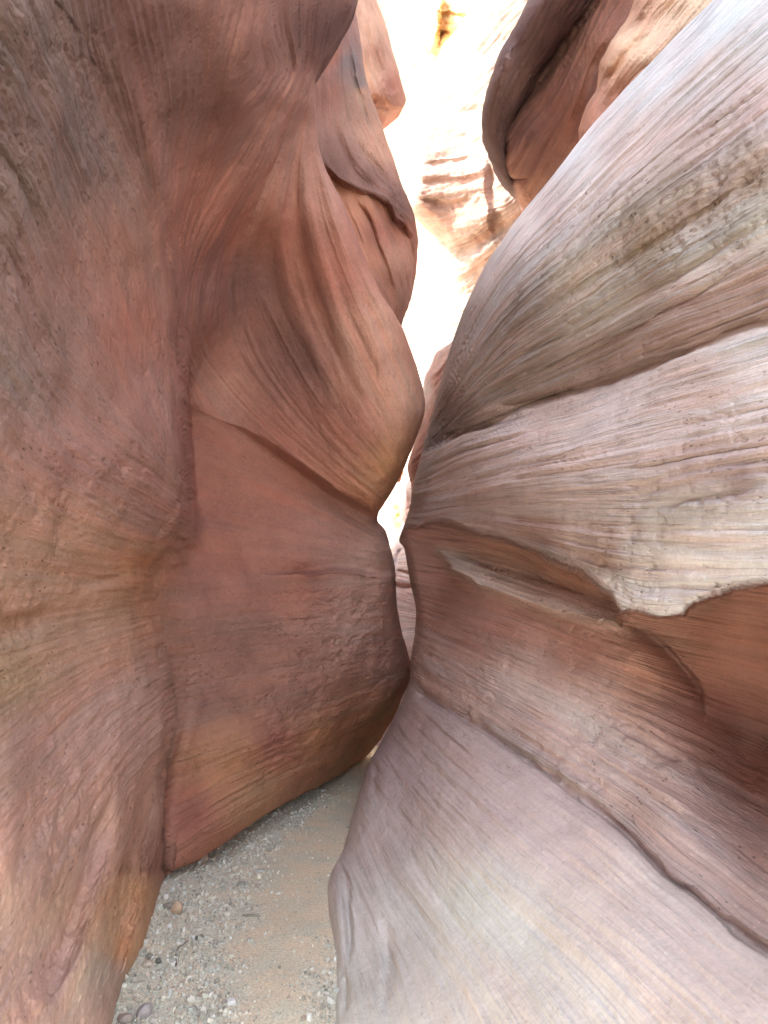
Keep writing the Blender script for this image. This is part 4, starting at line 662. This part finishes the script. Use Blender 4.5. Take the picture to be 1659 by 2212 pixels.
# ------------------------------------------------------------------ stones
def mat_stone(name, col, var=.25, attr=False):
    m = bpy.data.materials.new(name); m.use_nodes = True; N = m.node_tree.nodes; Lk = m.node_tree.links; b = N['Principled BSDF']
    b.inputs['Roughness'].default_value = .85; b.inputs['Specular IOR Level'].default_value = .25
    tc = N.new('ShaderNodeTexCoord'); n = N.new('ShaderNodeTexNoise'); n.inputs['Scale'].default_value = 38; n.inputs['Detail'].default_value = 7; n.inputs['Roughness'].default_value = .7; Lk.new(tc.outputs['Object'], n.inputs['Vector'])
    r = N.new('ShaderNodeValToRGB'); r.color_ramp.elements[0].position = .3; r.color_ramp.elements[0].color = (1 - var, 1 - var, 1 - var, 1); r.color_ramp.elements[1].position = .7; r.color_ramp.elements[1].color = (1 + var, 1 + var, 1 + var, 1); Lk.new(n.outputs['Fac'], r.inputs[0])
    mx = N.new('ShaderNodeMix'); mx.data_type = 'RGBA'; mx.blend_type = 'MULTIPLY'; mx.inputs[0].default_value = 1; Lk.new(r.outputs[0], mx.inputs[7])
    if attr:
        a = N.new('ShaderNodeAttribute'); a.attribute_name = 'base'; Lk.new(a.outputs['Color'], mx.inputs[6])
    else: mx.inputs[6].default_value = (*col, 1)
    Lk.new(mx.outputs[2], b.inputs['Base Color'])
    bu = N.new('ShaderNodeBump'); bu.inputs['Distance'].default_value = .004; bu.inputs['Strength'].default_value = .6; Lk.new(n.outputs['Fac'], bu.inputs['Height']); Lk.new(bu.outputs[0], b.inputs['Normal'])
    return m
import bmesh
def pebble(px, py, wpx, aspect=(1, .75, .6), col=(.5, .45, .38), ang=0, label='', angular=False, group=None, seed=1, sink=.25, name='pebble'):
    c = on_floor(px, py); c.z = floor_z(c.x, c.y); rad = wpx / F * floor_d(py) / 2
    bm = bmesh.new(); rr = random.Random(seed * 13 + 5)
    if angular:
        n = rr.randint(5, 7); lo = []; hi = []
        for i in range(n):
            t = 2 * math.pi * (i + rr.uniform(-.25, .25)) / n; r = rr.uniform(.75, 1.1)
            lo.append(bm.verts.new((math.cos(t) * r, math.sin(t) * r, -1))); hi.append(bm.verts.new((math.cos(t) * r * rr.uniform(.7, .92), math.sin(t) * r * rr.uniform(.7, .92), rr.uniform(.6, 1.1))))
        bm.faces.new(lo[::-1]); bm.faces.new(hi)
        for i in range(n): bm.faces.new((lo[i], lo[(i + 1) % n], hi[(i + 1) % n], hi[i]))
        bmesh.ops.bevel(bm, geom=bm.edges[:] , offset=.09, segments=2, affect='EDGES')
        for v in bm.verts: v.co += Vector((rr.uniform(-1, 1), rr.uniform(-1, 1), rr.uniform(-1, 1))) * .02
    else:
        bmesh.ops.create_icosphere(bm, subdivisions=4, radius=1)
        P = np.array([v.co[:] for v in bm.verts]); h = .22 * fbm(P * .9 + seed * 7.7, 3, seed); cuts = [(Vector((rr.uniform(-1, 1), rr.uniform(-1, 1), rr.uniform(-.2, 1))).normalized(), rr.uniform(.62, .85)) for _ in range(7)]
        for v, k in zip(bm.verts, h):
            v.co *= 1 + k
            for nrm, o_ in cuts:
                e = v.co.dot(nrm) - o_
                if e > 0: v.co -= nrm * e * .85
    for v in bm.verts: v.co = Vector((v.co.x * rad * aspect[0], v.co.y * rad * aspect[1], v.co.z * rad * aspect[2]))
    bmesh.ops.rotate(bm, verts=bm.verts, matrix=Matrix.Rotation(ang, 3, 'Z')); 
    if not angular: bmesh.ops.rotate(bm, verts=bm.verts, matrix=Matrix.Rotation(rr.uniform(-.25, .25), 3, 'X'))
    me = bpy.data.meshes.new(name); bm.to_mesh(me); bm.free()
    for p in me.polygons: p.use_smooth = not angular
    me.materials.append(mat_stone('stone_' + str(seed), col))
    o = bpy.data.objects.new(name, me); COL.objects.link(o); o.location = c + Vector((0, 0, rad * aspect[2] * (1 - sink)))
    o['label'] = label; o['category'] = 'stick' if name == 'driftwood_stick' else 'stone'
    if group: o['group'] = group
    return o
GP = 'loose stones on the canyon floor'
pebble(437, 1860, 27, (1, .8, .95), (.42, .32, .27), .3, 'brownish upright stone leaning at the foot of the left wall', group=GP, seed=1)
pebble(381, 1972, 26, (1, .9, 1.1), (.60, .44, .31), .2, 'rounded tan stone in front of a darker one by the left wall', group=GP, seed=2)
pebble(364, 1962, 24, (1, .9, .7), (.34, .32, .27), .0, 'dark olive stone tucked behind the rounded tan stone', group=GP, seed=3)
pebble(502, 1888, 32, (1, .6, .22), (.62, .58, .47), .1, 'flat cream flake lying above the long grey shard', True, group=GP, seed=4)
pebble(562, 1880, 30, (1, .5, .18), (.55, .57, .52), -.2, 'flat pale grey flake at the edge of the bare sand', True, group=GP, seed=5)
pebble(522, 1908, 22, (1, .6, .3), (.36, .36, .30), .2, 'small olive grey flake beside the pair of pale flakes', True, group=GP, seed=6)
pebble(541, 1979, 46, (1, .16, .14), (.30, .28, .22), .06, 'long narrow grey shard lying alone on the sand', True, group=GP, seed=7, sink=.1)
pebble(500, 2172, 27, (1, .7, .5), (.72, .72, .68), .5, 'bright white angular stone near the bottom of the picture', True, group=GP, seed=8)
pebble(483, 2168, 14, (1, .7, .6), (.32, .30, .26), .5, 'tiny dark stone touching the bright white one', group=GP, seed=9)
pebble(312, 2192, 38, (1, .8, .75), (.40, .36, .35), .9, 'large grey mauve stone at the bottom beside the left wall', group=GP, seed=10)
pebble(270, 2206, 36, (1, .8, .6), (.34, .28, .24), .2, 'dark brown stone in the bottom corner against the left wall', group=GP, seed=11)
pebble(334, 2206, 20, (1, .8, .5), (.58, .55, .48), .2, 'pale stone just right of the large grey mauve stone', group=GP, seed=12)
pebble(318, 2090, 26, (1, .8, .6), (.54, .47, .38), .2, 'cream stone by the left wall next to a dark pebble', group=GP, seed=13)
pebble(342, 2082, 15, (1, .8, .8), (.15, .15, .13), .2, 'nearly black round pebble next to the cream stone', group=GP, seed=14)
pebble(322, 2072, 16, (1, .8, .7), (.30, .29, .24), .2, 'dark olive pebble just above the cream stone', group=GP, seed=15)
pebble(425, 2012, 30, (1, .6, .2), (.60, .57, .47), -.3, 'flat cream flake in the gravel below the rounded tan stone', True, group=GP, seed=16)
pebble(425, 2033, 11, (1, .8, .8), (.16, .16, .13), 0, 'tiny black pebble below the flat cream flake', group=GP, seed=17)
pebble(462, 1857, 14, (1, .8, .7), (.50, .43, .33), 0, 'small tan pebble just right of the upright brownish stone', group=GP, seed=18)
pebble(500, 1848, 20, (1, .7, .4), (.40, .36, .28), 0, 'low brown stone further right along the left wall', group=GP, seed=19)
pebble(586, 1745, 16, (1, .8, .9), (.44, .32, .26), 0, 'small reddish stone under the undercut wall far back', group=GP, seed=20)
pebble(585, 1805, 24, (1, .5, .15), (.62, .60, .50), .2, 'pale flake lying furthest back on the open sand', True, group=GP, seed=21)
pebble(372, 1935, 20, (1, .7, .3), (.52, .47, .38), .4, 'flat buff flake behind the tan and olive stones', True, group=GP, seed=22)
pebble(395, 1908, 24, (1, .7, .25), (.50, .45, .36), .9, 'flat buff flake just in front of the wall corner', True, group=GP, seed=23)
pebble(300, 2130, 34, (1, .6, .2), (.52, .48, .40), .9, 'broad flat flake beside the left wall near the bottom', True, group=GP, seed=24)
pebble(476, 2040, 34, (1, .5, .16), (.50, .49, .42), .1, 'flat grey flake in the middle of the gravel', True, group=GP, seed=25)

def twig(pts_px, r0, label):
    P = [on_floor(x, y) for x, y in pts_px]; P = [Vector(c) for c in cat([tuple(p) for p in P], 5)]; rings = []; V_ = []; Fq = []
    for i, c in enumerate(P):
        c.z = floor_z(c.x, c.y) + r0 * 1.3 + .002 * math.sin(i * 1.3); t = (P[min(i + 1, len(P) - 1)] - P[max(i - 1, 0)]).normalized(); a_ = t.cross(Vector((0, 0, 1))).normalized(); b_ = a_.cross(t)
        r = r0 * (1 - .6 * i / len(P)) * (1 + .25 * math.sin(i * 2.1)); V_ += [tuple(c + a_ * r * math.cos(k * math.pi / 3) + b_ * r * math.sin(k * math.pi / 3)) for k in range(6)]
    for i in range(len(P) - 1):
        for k in range(6): Fq.append((i * 6 + k, i * 6 + (k + 1) % 6, i * 6 + 6 + (k + 1) % 6, i * 6 + 6 + k))
    me = bpy.data.meshes.new('twig'); me.from_pydata(V_, [], Fq + [tuple(range(6))[::-1], tuple(range(len(V_) - 6, len(V_)))]); me.materials.append(mat_stone('dry_wood', (.16, .12, .09)))
    o = bpy.data.objects.new('twig', me); COL.objects.link(o); o['label'] = label; o['category'] = 'twig'
twig([(380, 2092), (380, 2066), (386, 2052), (398, 2044), (407, 2036)], .0035, 'thin dark bent twig lying in the gravel below the flat cream flake')

# gravel: angular chips, one mass
n = 46000
pts = []
while len(pts) < n:
    py = RNG.uniform(1640, 2330, 4000); px = RNG.uniform(180, 860, 4000)
    fd = floor_d(py); w_ = unproj(px, py, fd)
    # even spread over the ground, denser in the gravel than on the sand
    keep = RNG.uniform(size=4000) < (fd / 6.6) ** 2 * (1.04 - .97 * sand_mask(w_[:, :2]))
    pts.extend(w_[keep][:, :2].tolist())
pts = np.array(pts[:n]); ps = np.hstack([pts, np.zeros((n, 1))])
z0 = .02 * fbm(ps * 1.1, 3, 8) + .007 * fbm(ps * 7, 3, 9)
size = .0022 * np.exp(RNG.normal(0, .72, n)) + .001; size = np.clip(size, .002, .016)
ang = RNG.uniform(0, 6.283, n); flat = RNG.uniform(.25, .8, n); elong = RNG.uniform(.45, 1, n)
tx = RNG.normal(0, .35, n); ty = RNG.normal(0, .35, n)
k = 5; th = (np.arange(k) / k * 2 * np.pi)[None] + RNG.uniform(-.4, .4, (n, k)); rr_ = RNG.uniform(.7, 1.15, (n, k))
lx = np.cos(th) * rr_ * size[:, None]; ly = np.sin(th) * rr_ * (size * elong)[:, None]
top = np.stack([lx * .85, ly * .85, np.repeat((size * flat)[:, None], k, 1)], -1); bot = np.stack([lx, ly, -np.repeat((size * flat)[:, None], k, 1)], -1)
vv = np.concatenate([top, bot], 1)
vv[..., 2] += vv[..., 0] * tx[:, None] + vv[..., 1] * ty[:, None]
ca, sa = np.cos(ang)[:, None], np.sin(ang)[:, None]
vx = vv[..., 0] * ca - vv[..., 1] * sa; vy = vv[..., 0] * sa + vv[..., 1] * ca
V = np.stack([vx + pts[:, :1], vy + pts[:, 1:2], vv[..., 2] + (z0 + size * flat * .6)[:, None]], -1).reshape(-1, 3)
base = (np.arange(n) * 10)[:, None]
tris = []
for i in range(k):
    j = (i + 1) % k
    tris.append(base + np.array([[i, 5 + i, 5 + j]])); tris.append(base + np.array([[i, 5 + j, j]]))
for i in range(1, k - 1): tris.append(base + np.array([[0, i, i + 1]]))
T = np.concatenate(tris, 0)
pal = np.array([(.64, .63, .54), (.58, .57, .48), (.48, .48, .41), (.68, .64, .53), (.54, .45, .36), (.72, .72, .66), (.36, .35, .29), (.58, .60, .54)])
cc = pal[RNG.integers(0, len(pal), n)] * RNG.uniform(.85, 1.3, (n, 1))
gv = mesh_from('gravel', V, T, {'base': (np.repeat(cc, 10, 0), 'FLOAT_COLOR')}, mat_stone('gravel_chips', (.5, .5, .4), .15, True))
gv.data.polygons.foreach_set('use_smooth', np.zeros(len(gv.data.polygons), bool))
gv['kind'] = 'stuff'; gv['label'] = 'scattered grey and buff chips of gravel along the path'; gv['category'] = 'gravel'
